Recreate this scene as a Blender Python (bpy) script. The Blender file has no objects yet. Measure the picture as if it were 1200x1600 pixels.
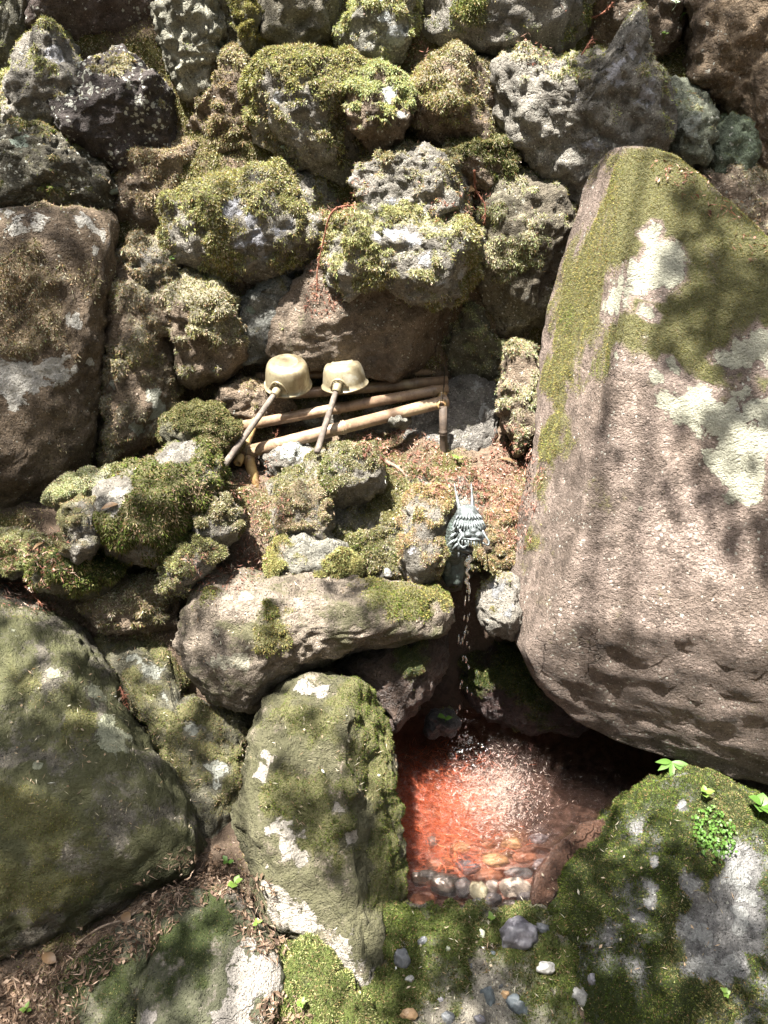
import bpy, math, random
import numpy as np
from math import radians, sin, cos, tan, atan, pi

# ------------------------------------------------------------------ camera, sky, sun, exposure
scene = bpy.context.scene
COL = scene.collection
CAM = np.array([0.0, 0.0, 1.55]); PITCH = radians(25.0); HALF = radians(34.5)
FPX = 800.0 / tan(HALF)                       # focal length in photo pixels (1200 x 1600)
cd = bpy.data.cameras.new('camera'); co = bpy.data.objects.new('camera', cd); COL.objects.link(co)
co.location = CAM; co.rotation_euler = (pi/2 - PITCH, 0, 0)
cd.sensor_fit = 'VERTICAL'; cd.sensor_height = 36.0; cd.lens = 18.0 / tan(HALF)
cd.clip_start = 0.02; cd.clip_end = 400.0
scene.camera = co

SUN = np.array([-0.24, -0.22, 0.93]); SUN /= np.linalg.norm(SUN)      # towards the sun
w = bpy.data.worlds.new('World'); scene.world = w; w.use_nodes = True
nt = w.node_tree; nt.nodes.clear()
sky = nt.nodes.new('ShaderNodeTexSky'); sky.sky_type = 'NISHITA'; sky.sun_disc = False
sky.sun_elevation = math.asin(SUN[2]); sky.sun_rotation = math.atan2(SUN[0], SUN[1])
sky.air_density = 0.7; sky.dust_density = 4.0; sky.ozone_density = 0.6; sky.altitude = 300
bg = nt.nodes.new('ShaderNodeBackground'); bg.inputs['Strength'].default_value = 0.075
wo = nt.nodes.new('ShaderNodeOutputWorld')
hs = nt.nodes.new('ShaderNodeHueSaturation'); hs.inputs['Saturation'].default_value = .55
nt.links.new(sky.outputs[0], hs.inputs['Color']); nt.links.new(hs.outputs[0], bg.inputs[0]); nt.links.new(bg.outputs[0], wo.inputs[0])
sl = bpy.data.lights.new('sun', 'SUN'); sl.energy = 5.0; sl.angle = radians(0.53); sl.color = (1.0, 0.955, 0.885)
so = bpy.data.objects.new('sun', sl); COL.objects.link(so)
from mathutils import Vector
so.rotation_euler = Vector(SUN).to_track_quat('Z', 'Y').to_euler(); so.location = (-2, -2, 9)
scene.view_settings.view_transform = 'Standard'; scene.view_settings.look = 'None'
scene.view_settings.exposure = 2.6; scene.view_settings.gamma = 1.0
scene.view_settings.use_curve_mapping = False
scene.render.engine = 'CYCLES'
scene.cycles.max_bounces = 5; scene.cycles.diffuse_bounces = 2; scene.cycles.glossy_bounces = 2; scene.cycles.transparent_max_bounces = 8
scene.cycles.caustics_reflective = False; scene.cycles.caustics_refractive = False
scene.cycles.use_denoising = True
scene.cycles.sample_clamp_indirect = 6.0

# ------------------------------------------------------------------ projection helpers
FWD = np.array([0, cos(PITCH), -sin(PITCH)]); UPV = np.array([0, sin(PITCH), cos(PITCH)]); RGT = np.array([1.0, 0, 0])
def ray(px, py):
    return FWD + RGT*((px-600)/FPX) + UPV*((800-py)/FPX)
def at(px, py, Y):                             # the point seen at that photo pixel, Y metres ahead
    d = ray(px, py); return CAM + d*(Y/d[1])
def proj(P):
    q = P - CAM; z = q@FWD
    return 600 + FPX*(q@RGT)/z, 800 - FPX*(q@UPV)/z, z
ROWS = [(-400,3.15),(-200,2.85),(0,2.65),(300,2.45),(450,2.35),(580,2.25),(650,2.1),(740,1.9),(800,1.8),(900,1.7),(1000,1.6),
        (1150,1.5),(1300,1.25),(1400,1.12),(1500,1.0),(1600,0.9),(1750,0.72)]
def Y0(py): return float(np.interp(py, [r[0] for r in ROWS], [r[1] for r in ROWS]))

# ------------------------------------------------------------------ numpy noise
_r = np.random.default_rng(7)
_perm = np.tile(_r.permutation(256), 3).astype(np.int32)
_g = _r.normal(size=(256, 3)); _g /= np.linalg.norm(_g, axis=1)[:, None]; _g = _g.astype(np.float32)
def noise(P):
    P = np.asarray(P, np.float32); i = np.floor(P).astype(np.int32); f = P - i; i &= 255
    u = f*f*f*(f*(f*6-15)+10); out = 0
    for dx in (0, 1):
        wx = u[:, 0] if dx else 1-u[:, 0]; a = _perm[i[:, 0]+dx]
        for dy in (0, 1):
            wy = wx*(u[:, 1] if dy else 1-u[:, 1]); b = _perm[a+i[:, 1]+dy]
            for dz in (0, 1):
                g = _g[_perm[b+i[:, 2]+dz]]
                d = g[:, 0]*(f[:, 0]-dx)+g[:, 1]*(f[:, 1]-dy)+g[:, 2]*(f[:, 2]-dz)
                out = out + wy*(u[:, 2] if dz else 1-u[:, 2])*d
    return out*1.5
def fbm(P, octv=4, gain=.5, lac=2.1):
    P = np.asarray(P, np.float32); s = 0; a = 1.0
    for k in range(octv):
        s = s + a*noise(P*lac**k + 17.3*k); a *= gain
    return s
def sstep(a, b, x):
    t = np.clip((x-a)/(b-a), 0, 1); return t*t*(3-2*t)

# ------------------------------------------------------------------ mesh helpers
def mesh_np(name, V, F, loc=(0, 0, 0), mat=None, parent=None, smooth=True, attrs=None, cols=None):
    V = np.asarray(V, np.float32); F = np.asarray(F, np.int32)
    me = bpy.data.meshes.new(name); n, k = F.shape
    me.vertices.add(len(V)); me.vertices.foreach_set('co', (V-np.asarray(loc, np.float32)).ravel())
    me.loops.add(n*k); me.loops.foreach_set('vertex_index', F.ravel())
    me.polygons.add(n); me.polygons.foreach_set('loop_start', np.arange(0, n*k, k, dtype=np.int32))
    me.polygons.foreach_set('use_smooth', np.full(n, smooth))
    me.update(calc_edges=True)
    for a, v in (attrs or {}).items():
        at_ = me.attributes.new(a, 'FLOAT', 'POINT'); at_.data.foreach_set('value', np.asarray(v, np.float32))
    if cols is not None:
        ca = me.attributes.new('Col', 'FLOAT_COLOR', 'POINT')
        c4 = np.ones((len(V), 4), np.float32); c4[:, :3] = cols; ca.data.foreach_set('color', c4.ravel())
    if mat: me.materials.append(mat)
    o = bpy.data.objects.new(name, me); COL.objects.link(o)
    if parent is not None:
        o.parent = parent; o.location = np.asarray(loc)-np.asarray(parent.matrix_basis.translation)
    else: o.location = loc
    return o
def tag(o, label=None, cat=None, group=None, kind=None):
    if label: o['label'] = label
    if cat: o['category'] = cat
    if group: o['group'] = group
    if kind: o['kind'] = kind
    return o
def vnormals(V, F):
    a, b, c = V[F[:, 0]], V[F[:, 1]], V[F[:, 2]]; fn = np.cross(b-a, c-a)
    N = np.zeros_like(V)
    for k in range(3):
        for ax in range(3): N[:, ax] += np.bincount(F[:, k], fn[:, ax], len(V))
    return N/np.maximum(np.linalg.norm(N, axis=1), 1e-12)[:, None], fn
_ico = {}
def ico(sub):
    if sub in _ico: return _ico[sub]
    if sub == 1:
        t = (1+5**.5)/2
        V = np.array([(-1,t,0),(1,t,0),(-1,-t,0),(1,-t,0),(0,-1,t),(0,1,t),(0,-1,-t),(0,1,-t),(t,0,-1),(t,0,1),(-t,0,-1),(-t,0,1)], float)
        F = np.array([(0,11,5),(0,5,1),(0,1,7),(0,7,10),(0,10,11),(1,5,9),(5,11,4),(11,10,2),(10,7,6),(7,1,8),(3,9,4),(3,4,2),(3,2,6),(3,6,8),(3,8,9),(4,9,5),(2,4,11),(6,2,10),(8,6,7),(9,8,1)])
    else:
        V, F = ico(sub-1); n = len(V)
        E = np.sort(np.concatenate([F[:, [0,1]], F[:, [1,2]], F[:, [2,0]]]), axis=1)
        U, inv = np.unique(E[:, 0].astype(np.int64)*n+E[:, 1], return_inverse=True)
        M = (V[U//n]+V[U % n])/2; m = len(F); ab, bc, ca = n+inv[:m], n+inv[m:2*m], n+inv[2*m:]
        a, b, c = F.T
        F = np.concatenate([np.stack(x, 1) for x in ((a,ab,ca),(b,bc,ab),(c,ca,bc),(ab,bc,ca))]); V = np.concatenate([V, M])
    V = V/np.linalg.norm(V, axis=1)[:, None]
    _ico[sub] = (V, F); return V, F

# ------------------------------------------------------------------ materials
class NB:
    def __init__(s, name):
        s.m = bpy.data.materials.new(name); s.m.use_nodes = True; s.t = s.m.node_tree; s.t.nodes.clear()
        s.out = s.n('ShaderNodeOutputMaterial')
    def n(s, typ, **kw):
        x = s.t.nodes.new(typ)
        for k, v in kw.items(): setattr(x, k, v)
        return x
    def l(s, a, b): s.t.links.new(a, b)
    def put(s, sock, v):
        if isinstance(v, bpy.types.NodeSocket): s.l(v, sock)
        elif isinstance(v, (tuple, list)) and len(v) == 3 and sock.type == 'RGBA': sock.default_value = (*v, 1)
        else: sock.default_value = v
    def math(s, op, a, b=0.0, clamp=False):
        x = s.n('ShaderNodeMath', operation=op, use_clamp=clamp); s.put(x.inputs[0], a); s.put(x.inputs[1], b); return x.outputs[0]
    def mix(s, f, a, b, mode='MIX'):
        x = s.n('ShaderNodeMix', data_type='RGBA', blend_type=mode); s.put(x.inputs['Factor'], f)
        s.put(x.inputs[6], a); s.put(x.inputs[7], b); return x.outputs[2]
    def noise(s, vec, scale, detail=4, rough=.55, dist=0.0):
        x = s.n('ShaderNodeTexNoise'); s.l(vec, x.inputs['Vector']); x.inputs['Scale'].default_value = scale
        x.inputs['Detail'].default_value = detail; x.inputs['Roughness'].default_value = rough; x.inputs['Distortion'].default_value = dist
        return x.outputs['Fac']
    def voro(s, vec, scale, feature='F1', out='Distance'):
        x = s.n('ShaderNodeTexVoronoi', feature=feature); s.l(vec, x.inputs['Vector']); x.inputs['Scale'].default_value = scale
        return x.outputs[out]
    def ramp(s, f, a, b):
        x = s.n('ShaderNodeMapRange', interpolation_type='SMOOTHSTEP'); s.put(x.inputs[0], f)
        x.inputs[1].default_value = a; x.inputs[2].default_value = b; return x.outputs[0]
    def attr(s, name, out='Fac'):
        x = s.n('ShaderNodeAttribute', attribute_name=name); return x.outputs[out]
    def coords(s):
        tc = s.n('ShaderNodeTexCoord'); oi = s.n('ShaderNodeObjectInfo')
        x = s.n('ShaderNodeVectorMath', operation='ADD'); s.l(tc.outputs['Object'], x.inputs[0])
        y = s.math('MULTIPLY', oi.outputs['Random'], 37.0); s.l(y, x.inputs[1]); return x.outputs[0]
    def bump(s, h, strength, dist):
        x = s.n('ShaderNodeBump'); x.inputs['Strength'].default_value = strength; x.inputs['Distance'].default_value = dist
        s.l(h, x.inputs['Height']); return x
    def bsdf(s, col, rough=.85, spec=.3, normal=None, **kw):
        b = s.n('ShaderNodeBsdfPrincipled'); s.put(b.inputs['Base Color'], col); s.put(b.inputs['Roughness'], rough)
        b.inputs['Specular IOR Level'].default_value = spec
        for k, v in kw.items(): s.put(b.inputs[k], v)
        if normal is not None: s.l(normal, b.inputs['Normal'])
        s.l(b.outputs[0], s.out.inputs[0]); return b

MOSSCOL = {'olive': (.150,.143,.064), 'bright': (.285,.29,.125), 'dry': (.33,.30,.215), 'deep': (.042,.055,.016),
           'gold': (.215,.192,.066), 'tan': (.26,.20,.13), 'green': (.095,.12,.028), 'rust': (.28,.18,.095), 'mint': (.27,.29,.15)}
def rock_mat(name, ca, cb, mcol, lcol=(.55,.56,.45), spk=.0, film=.0, filmcol=(.09,.095,.045), wet=0.0, grain=1.0, swell=.9, spkcol=(.6,.6,.52)):
    lcol = tuple(x*.78 for x in lcol); spkcol = tuple(x*.8 for x in spkcol)
    s = NB(name); v = s.coords()
    n1 = s.noise(v, 5.5, 6, .6, .4); n2 = s.noise(v, 26, 5, .65); n3 = s.noise(v, 140, 4, .7); n4 = s.noise(v, 420, 2, .6)
    c = s.mix(s.ramp(n1, .35, .65), ca, cb)
    c = s.mix(s.math('MULTIPLY', s.ramp(n2, .47, .66), .72), c, tuple(x*.40 for x in cb))
    c = s.mix(s.math('MULTIPLY', s.ramp(n3, .52, .72), .5), c, tuple(min(1, x*1.7) for x in ca))
    c = s.mix(s.math('MULTIPLY', s.ramp(n4, .50, .38), .5), c, tuple(x*.35 for x in cb))
    po = s.voro(v, 150); c = s.mix(s.math('MULTIPLY', s.ramp(s.math('ADD', po, s.math('MULTIPLY', s.math('SUBTRACT', n2, .5), .9)), .22, .10), .8), c, tuple(x*.25 for x in cb))
    gr = s.voro(v, 95); c = s.mix(s.math('MULTIPLY', s.ramp(s.math('ADD', gr, s.math('MULTIPLY', s.math('SUBTRACT', n1, .5), 1.2)), .16, .10), .6), c, tuple(min(.7, x*2.0) for x in ca))
    st = s.noise(v, 3.2, 7, .7, 1.2); c = s.mix(s.math('MULTIPLY', s.ramp(st, .50, .68), .55), c, tuple(x*.5 for x in cb)); c = s.mix(s.math('MULTIPLY', s.ramp(s.noise(v, 14, 6, .7, .8), .54, .70), .5), c, tuple(min(1, x*1.45) for x in ca))
    wv = s.n('ShaderNodeVectorMath', operation='ADD'); nz_ = s.n('ShaderNodeTexNoise'); s.l(v, nz_.inputs['Vector']); nz_.inputs['Scale'].default_value = 7; nz_.inputs['Detail'].default_value = 5
    sc_ = s.n('ShaderNodeVectorMath', operation='SCALE'); s.l(nz_.outputs['Color'], sc_.inputs[0]); sc_.inputs['Scale'].default_value = .22; s.l(v, wv.inputs[0]); s.l(sc_.outputs[0], wv.inputs[1])
    ck = s.math('MULTIPLY', s.ramp(s.voro(wv.outputs[0], 5.5, 'DISTANCE_TO_EDGE'), .012, .0), s.ramp(s.noise(v, 4, 3), .56, .68)); c = s.mix(s.math('MULTIPLY', ck, .55), c, tuple(x*.2 for x in cb))
    if film:
        fz = s.noise(v, 9, 6, .65, .6)
        fz = s.math('ADD', s.math('MULTIPLY', s.math('SUBTRACT', fz, .5), 2.2), s.math('ADD', film, s.math('MULTIPLY', s.math('SUBTRACT', n3, .5), .8)))
        c = s.mix(s.math('MULTIPLY', s.ramp(fz, .34, .66), .88), c, s.mix(n2, filmcol, tuple(x*1.6 for x in filmcol)))
    if spk:
        vo = s.voro(v, 70); na = s.noise(v, 8, 3)
        th = s.math('MULTIPLY', s.ramp(na, .34, .62), .30*spk)
        sp = s.math('LESS_THAN', s.math('ADD', vo, s.math('ADD', s.math('MULTIPLY', s.math('SUBTRACT', n3, .5), 1.1), s.math('MULTIPLY', s.math('SUBTRACT', n2, .5), .6))), th)
        vo2 = s.voro(v, 22); sp2 = s.math('LESS_THAN', s.math('ADD', vo2, s.math('MULTIPLY', s.math('SUBTRACT', n3, .5), .8)), s.math('MULTIPLY', th, .6))
        c = s.mix(s.math('MULTIPLY', s.math('MAXIMUM', sp, sp2), .85), c, spkcol)
    # crustose lichen patches, and sunlit patches painted pale on some stones
    la = s.attr('lich_sun'); le = s.math('ADD', la, s.math('ADD', s.math('MULTIPLY', s.math('SUBTRACT', s.noise(v, 30, 6, .7, .9), .5), 1.25), s.math('MULTIPLY', s.math('SUBTRACT', n3, .5), .45)))
    lf = s.math('MULTIPLY', s.ramp(le, .30, .36), s.ramp(s.noise(v, 90, 4, .7), .24, .40))
    lc = s.mix(s.ramp(n2, .35, .7), lcol, tuple(x*.66 for x in lcol)); lc = s.mix(s.math('MULTIPLY', s.ramp(n3, .5, .7), .4), lc, tuple(x*.55 for x in lcol)); lc = s.mix(s.math('MULTIPLY', s.ramp(n4, .55, .42), .5), lc, tuple(x*.5 for x in lcol))
    c = s.mix(lf, c, lc)
    # moss film under the moss leaves
    ma = s.attr('moss'); mm = s.math('ADD', ma, s.math('MULTIPLY', s.math('SUBTRACT', n3, .5), .5))
    mf = s.ramp(mm, .22, .66)
    mc = s.mix(n3, tuple(x*.5 for x in mcol), tuple(x*1.1 for x in mcol))
    c = s.mix(mf, c, mc)
    h = s.math('ADD', s.math('MULTIPLY', n2, 1.0), s.math('ADD', s.math('MULTIPLY', n3, .45*grain), s.math('MULTIPLY', n4, .16*grain)))
    h = s.math('ADD', h, s.math('MULTIPLY', lf, s.math('ADD', .10, s.math('MULTIPLY', s.voro(v, 160), .12)))); h = s.math('ADD', h, s.math('MULTIPLY', ck, -.5))
    h = s.math('ADD', h, s.math('MULTIPLY', s.ramp(po, .28, .08), -.25)); h = s.math('ADD', h, s.math('MULTIPLY', s.noise(v, 13, 8, .72), swell)); b = s.bump(h, 1.0, .024)
    s.bsdf(c, s.mix(mf, (.75-.45*wet,)*3, (.95,)*3) if not wet else .35, .25+.3*wet, b.outputs[0])
    return s.m
def make_moss_mat():
    s = NB('moss_leaf'); c = s.attr('Col', 'Color')
    d = s.n('ShaderNodeBsdfDiffuse'); s.l(c, d.inputs[0]); t = s.n('ShaderNodeBsdfTranslucent')
    s.l(s.mix(1.0, c, (1.0, 1.0, .55), 'MULTIPLY'), t.inputs[0])
    m = s.n('ShaderNodeMixShader'); m.inputs[0].default_value = .3; s.l(d.outputs[0], m.inputs[1]); s.l(t.outputs[0], m.inputs[2])
    s.l(m.outputs[0], s.out.inputs[0]); return s.m
MOSS = make_moss_mat()
def simple_mat(name, ca, cb, scale=40, rough=.6, spec=.4, metal=0.0, bump=.3, bd=.002, stretch=None, wear=None):
    s = NB(name); v = s.coords()
    if stretch:
        mp = s.n('ShaderNodeMapping'); mp.inputs['Scale'].default_value = stretch; s.l(v, mp.inputs[0]); v = mp.outputs[0]
    n1 = s.noise(v, scale, 5, .6, .3); n2 = s.noise(v, scale*6, 3, .6)
    c = s.mix(s.ramp(n1, .35, .65), ca, cb); c = s.mix(s.math('MULTIPLY', s.ramp(n2, .5, .75), .5), c, tuple(x*.55 for x in cb))
    if wear: c = s.mix(s.ramp(s.noise(v, scale*.5, 4, .7, .5), .52, .62), c, wear)
    b = s.bump(s.math('ADD', n1, s.math('MULTIPLY', n2, .4)), bump, bd)
    s.bsdf(c, s.math('ADD', rough-.1, s.math('MULTIPLY', n2, .2)), spec, b.outputs[0], Metallic=metal)
    return s.m

# ------------------------------------------------------------------ rock builder
ROCKS = []; WALL_FROM = [10**9]
GREY = ((.27,.25,.215), (.17,.155,.13)); BROWN = ((.24,.185,.135), (.13,.095,.065)); PINK = ((.29,.228,.192), (.16,.122,.097))
DARK = ((.085,.07,.066), (.055,.045,.04)); OLIVE = ((.15,.14,.10), (.095,.09,.06)); WETR = ((.12,.07,.05), (.05,.03,.022)); PALE = ((.27,.26,.22), (.18,.17,.14))
def rock(name, label, outline, Y=None, off=0.0, f=.1, b=.2, p=2.4, nel=None, yaw=0, sub=5, col=GREY, cuts=(), rough=1.0, ridge=0.0,
         moss=.3, ups=.4, mt='fluff', mc=('olive',), dens=1.0, mb=(), lb=(), cat='rock', cen=None, group=None, lump=1.0, mthick=1.0, chip=6, strat=1.0, **mat):
    ol = np.array(outline, float)
    wall = len(ROCKS) >= WALL_FROM[0]
    if wall: ol = ol.mean(0)+(ol-ol.mean(0))*1.20; rough *= 1.15; ridge *= .5; lump *= .42; f *= .72; mat.setdefault('spk', .45)
    cx, cy = cen if cen else (ol[:, 0].mean(), ol[:, 1].mean())
    Yc = Y if Y is not None else Y0(cy)-off
    if len(ROCKS) >= WALL_FROM[0]: Yc -= .05
    c = at(cx, cy, Yc)
    n = CAM-c; n /= np.linalg.norm(n)
    if nel is not None: n = np.array([0, -cos(radians(nel)), sin(radians(nel))])
    if yaw:
        a = radians(yaw); n = np.array([n[0]*cos(a)-n[1]*sin(a), n[0]*sin(a)+n[1]*cos(a), n[2]])
    u = np.cross(np.array([0, 0, 1.0]), n); u /= np.linalg.norm(u); v = np.cross(n, u)
    pl = []
    for x, y in ol:
        d = ray(x, y); t = ((c-CAM)@n)/(d@n); q = CAM+d*t-c; pl.append((q@u, q@v))
    pl = np.array(pl); K = 360
    th = np.linspace(-pi, pi, K, endpoint=False); R = np.zeros(K)
    A = pl; B = np.roll(pl, -1, 0)
    for k in range(K):
        dx, dy = cos(th[k]), sin(th[k]); e = B-A; den = dx*e[:, 1]-dy*e[:, 0]; den[np.abs(den) < 1e-12] = 1e-12
        t = (A[:, 0]*e[:, 1]-A[:, 1]*e[:, 0])/den; s_ = (A[:, 0]*dy-A[:, 1]*dx)/den
        ok = (s_ >= -1e-6) & (s_ <= 1+1e-6) & (t > 0); R[k] = t[ok].max() if ok.any() else .02
    for _ in range(3): R = (np.roll(R, 1)*.25+R*.5+np.roll(R, -1)*.25)
    D, F = ico(sub); s_ = np.hypot(D[:, 0], D[:, 1]); cz = D[:, 2]
    q = (s_**p+np.abs(cz)**p)**(1/p); s2 = s_/q; c2 = cz/q
    ang = np.arctan2(D[:, 1], D[:, 0]); Rr = np.interp(ang, np.append(th, pi), np.append(R, R[0]))
    L = np.stack([Rr*s2*np.cos(ang), Rr*s2*np.sin(ang), np.where(c2 > 0, f, b)*c2], 1)
    for (a1, a2, a3, k) in cuts:
        m = np.array([a1, a2, a3], float); m /= np.linalg.norm(m); h = L@m; M = k*h.max()
        L = L-np.outer(np.maximum(h-M, 0)*.94, m)
    if wall:
        rc = np.random.default_rng(len(ROCKS)*13+1)
        for _ in range(chip):
            m = rc.normal(size=3); m[2] = abs(m[2])*.7+.1; m /= np.linalg.norm(m); h = L@m; M = rc.uniform(.66, .86)*h.max(); L = L-np.outer(np.maximum(h-M, 0)*.9, m)
    V = c+L@np.stack([u, v, n]); size = float(np.median(R))
    seed = np.array([len(ROCKS)*3.7, len(ROCKS)*1.9, 5.1]); N, _ = vnormals(V, F)
    h = fbm(V/size*1.3+seed, 4)*.055*size*rough + fbm(V*22+seed, 4, .62)*.013*rough
    h = h+.006*strat*rough*fbm(V*np.array([9, 9, 26])+seed, 3)
    if ridge:
        r1 = 1-np.abs(noise(V/size*2.2*np.array([1, 1, 1.6])+seed*2)); h = h-ridge*size*.12*np.maximum(r1-.72, 0)/.28
        r2 = 1-np.abs(noise(V/size*4.5+seed)); h = h-ridge*size*.05*np.maximum(r2-.8, 0)/.2
        h = h+ridge*.03*size*np.abs(fbm(V/size*3.5+seed, 3))
    V = V+N*h[:, None]; N, _ = vnormals(V, F)
    px, py, dz = proj(V); front = (N*(CAM-V)).sum(1) > 0
    def blob(lst, power=1.0):
        fld = np.full(len(V), -1.0)
        for it in lst:
            bx, by, r = it[:3]; r = r*(.95+.3*((bx*7+by*3) % 10)/10); wgt = it[3] if len(it) > 3 else 1.0
            d2 = (px-bx)**2+(py-by)**2+np.where(front, 0, 1e7); k = int(np.argmin(d2)); rr = r*dz[k]/FPX
            Q = (V-V[k])/rr; near = (np.abs(Q) < 2).all(1); wrp = np.zeros_like(V)
            if near.any(): wrp[near] = np.stack([fbm(Q[near]*1.5+bx, 3), fbm(Q[near]*1.5+by+9, 3), fbm(Q[near]*1.5+31, 3)], 1)
            fld = np.maximum(fld, (1-np.linalg.norm((V-V[k])*(1+.0*V)+wrp*rr*.55, axis=1)/rr)*wgt)
        return fld
    lich_sun = blob(lb) if lb else np.full(len(V), -1.0)
    ms = (moss+(.0 if wall else .10) if moss > .15 else moss)+ups*(N[:, 2]-.35)+.42*fbm(V*9+seed, 4, .6)+.24*fbm(V*45+seed, 2)
    if mb:
        pos = [q for q in mb if len(q) < 4 or q[3] > 0]; neg = [(q[0], q[1], q[2], -q[3]) for q in mb if len(q) > 3 and q[3] < 0]
        if pos: ms = ms+np.minimum(np.maximum(blob(pos), 0)*1.7, .85)
        if neg: ms = ms-np.maximum(blob(neg), 0)*1.8
    ms = ms-np.maximum(lich_sun, 0)*2.0
    cover = sstep(.40, .62, ms)
    V = V+N*(cover*(.004+lump*(.012+.016*noise(V*24+seed)+.010*noise(V*55)))*mthick)[:, None]
    N, fn = vnormals(V, F)
    ROCKS.append(dict(name=name, label=label, V=V, F=F, N=N, fn=fn, ms=ms, lich_sun=lich_sun, c=c, mc=mc, mt=mt, dens=dens, cat=cat, group=group, col=col, mat=mat, seed=seed))
    return ROCKS[-1]

def blades(V, F, fn, ms, seed, mt, mc, dens, rng, thr=(.20, .66)):
    """the moss leaves on one surface: bent kite-shaped blades, two triangles each"""
    area = np.linalg.norm(fn, axis=1)/2; fnn = fn/np.maximum(2*area, 1e-12)[:, None]
    cen = V[F].mean(1); facing = (fnn*(CAM-cen)).sum(1)/np.linalg.norm(CAM-cen, axis=1)
    px, py, dz = proj(cen)
    vis = (facing > -.30) & (px > -90) & (px < 1290) & (py > -90) & (py < 1690) & (dz > .2) & (dz < 3.4)
    ix = np.clip(((px+200)//CELL).astype(int), 0, ZW-1); iy = np.clip(((py+200)//CELL).astype(int), 0, ZH-1)
    vis &= dz < zb_far[iy*ZW+ix]+.09                  # nothing grows deep behind other stones
    pr = sstep(thr[0], thr[1], ms[F].mean(1))*vis
    base = {'fluff': 215e3, 'short': 300e3, 'sparse': 125e3, 'felt': 260e3}[mt]
    exp = area*pr*base*dens; tot = exp.sum()
    if tot < 30: return None
    cnt = rng.poisson(exp); fi = np.repeat(np.arange(len(F)), cnt); n = len(fi)
    r1, r2 = rng.random(n), rng.random(n); fl = r1+r2 > 1; r1[fl], r2[fl] = 1-r1[fl], 1-r2[fl]
    a, b, c = V[F[fi, 0]], V[F[fi, 1]], V[F[fi, 2]]; P = a+(b-a)*r1[:, None]+(c-a)*r2[:, None]; Nn = fnn[fi]
    J = rng.normal(size=(n, 3))
    if mt in ('fluff', 'sparse'):
        ln = rng.uniform(.0035, .0105, n); wd = ln*rng.uniform(.28, .5, n); D = Nn*.6+J*.5+np.array([0, -.10, -.35])
    elif mt == 'felt':
        ln = rng.uniform(.0022, .0052, n); wd = ln*.45; D = Nn*.5+J*.55
    else:
        ln = rng.uniform(.0028, .0065, n); wd = ln*rng.uniform(.4, .6, n); D = Nn*.9+J*.45
    D /= np.linalg.norm(D, axis=1)[:, None]
    S = np.cross(D, rng.normal(size=(n, 3))); S /= np.maximum(np.linalg.norm(S, axis=1), 1e-9)[:, None]
    B = np.cross(D, S)
    tip = P+D*ln[:, None]+np.array([0, 0, -1])*(ln*.15)[:, None]
    VV = np.stack([P-S*wd[:, None]*.5-Nn*.001, P+S*wd[:, None]*.5-Nn*.001, tip], 1).reshape(-1, 3)
    FF = np.arange(n*3).reshape(-1, 3)
    pal = np.array([MOSSCOL[m] for m in mc]); t = (fbm(P*7+seed, 3)*.5+.5+rng.normal(size=n)*.22)*len(pal)
    cc = pal[np.clip(t.astype(int), 0, len(pal)-1)]*np.exp(rng.normal(size=n)*.28)[:, None]*(1+rng.normal(size=(n, 3))*.07)
    br = rng.random(n) < .07; cc[br] = np.array([.20, .13, .07])*rng.uniform(.6, 1.3, br.sum())[:, None]
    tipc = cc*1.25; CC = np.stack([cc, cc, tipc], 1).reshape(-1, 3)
    return VV, FF, np.clip(CC, .005, .8)
# ------------------------------------------------------------------ the boulders and wall stones
# --- big boulders
rock('boulder', 'huge pinkish brown boulder at right with olive moss on its pointed top', [(1000,250),(935,252),(905,278),(895,340),(872,410),(848,500),(838,560),(840,610),(832,680),(820,760),(804,850),(796,920),(800,965),(825,1010),(850,1060),(900,1110),(960,1150),(1030,1175),(1110,1200),(1200,1225),(1330,1215),(1440,1100),(1490,900),(1450,650),(1330,500),(1200,392),(1150,350),(1095,292),(1045,258)],
     Y=1.66, f=.30, b=.40, p=3.0, sub=6, cen=(1060,760), col=PINK, rough=.42, strat=.5, cuts=[(-.95,.05,.62,.74),(.08,.30,1,.84),(.05,-.55,.8,.80)],
     moss=-.12, ups=.1, mt='felt', mc=('olive','gold','olive','gold','green'), mb=[(1000,300,150),(930,380,150),(1060,350,170),(1120,450,150),(1190,480,140),(1150,520,90),(900,480,130),(880,580,100),(865,680,80,.8),(850,760,70,.7),(830,840,60,.6),(1010,500,110,.9),(950,580,60,.6),(1110,570,60,.7),(930,460,80,.7),(1170,400,130),(1050,540,70,.7)],
     lb=[(1010,440,52),(1040,400,46),(965,470,36),(1055,430,30),(1020,365,22),(985,415,18),(1018,495,16),(1160,560,42),(1200,555,45),(1125,550,20),(1080,645,48),(1125,660,40),(1165,690,60),(1190,640,50),(1120,720,38),(1170,760,40),(1045,630,26),(1040,572,18),(1030,590,10),(1005,795,8),(960,560,14,.7),(1150,745,40)],
     lcol=(.62,.61,.47), spk=.45, lump=.25, mthick=.5, grain=1.7, swell=.25, film=.08, filmcol=(.11,.10,.04))
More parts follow.
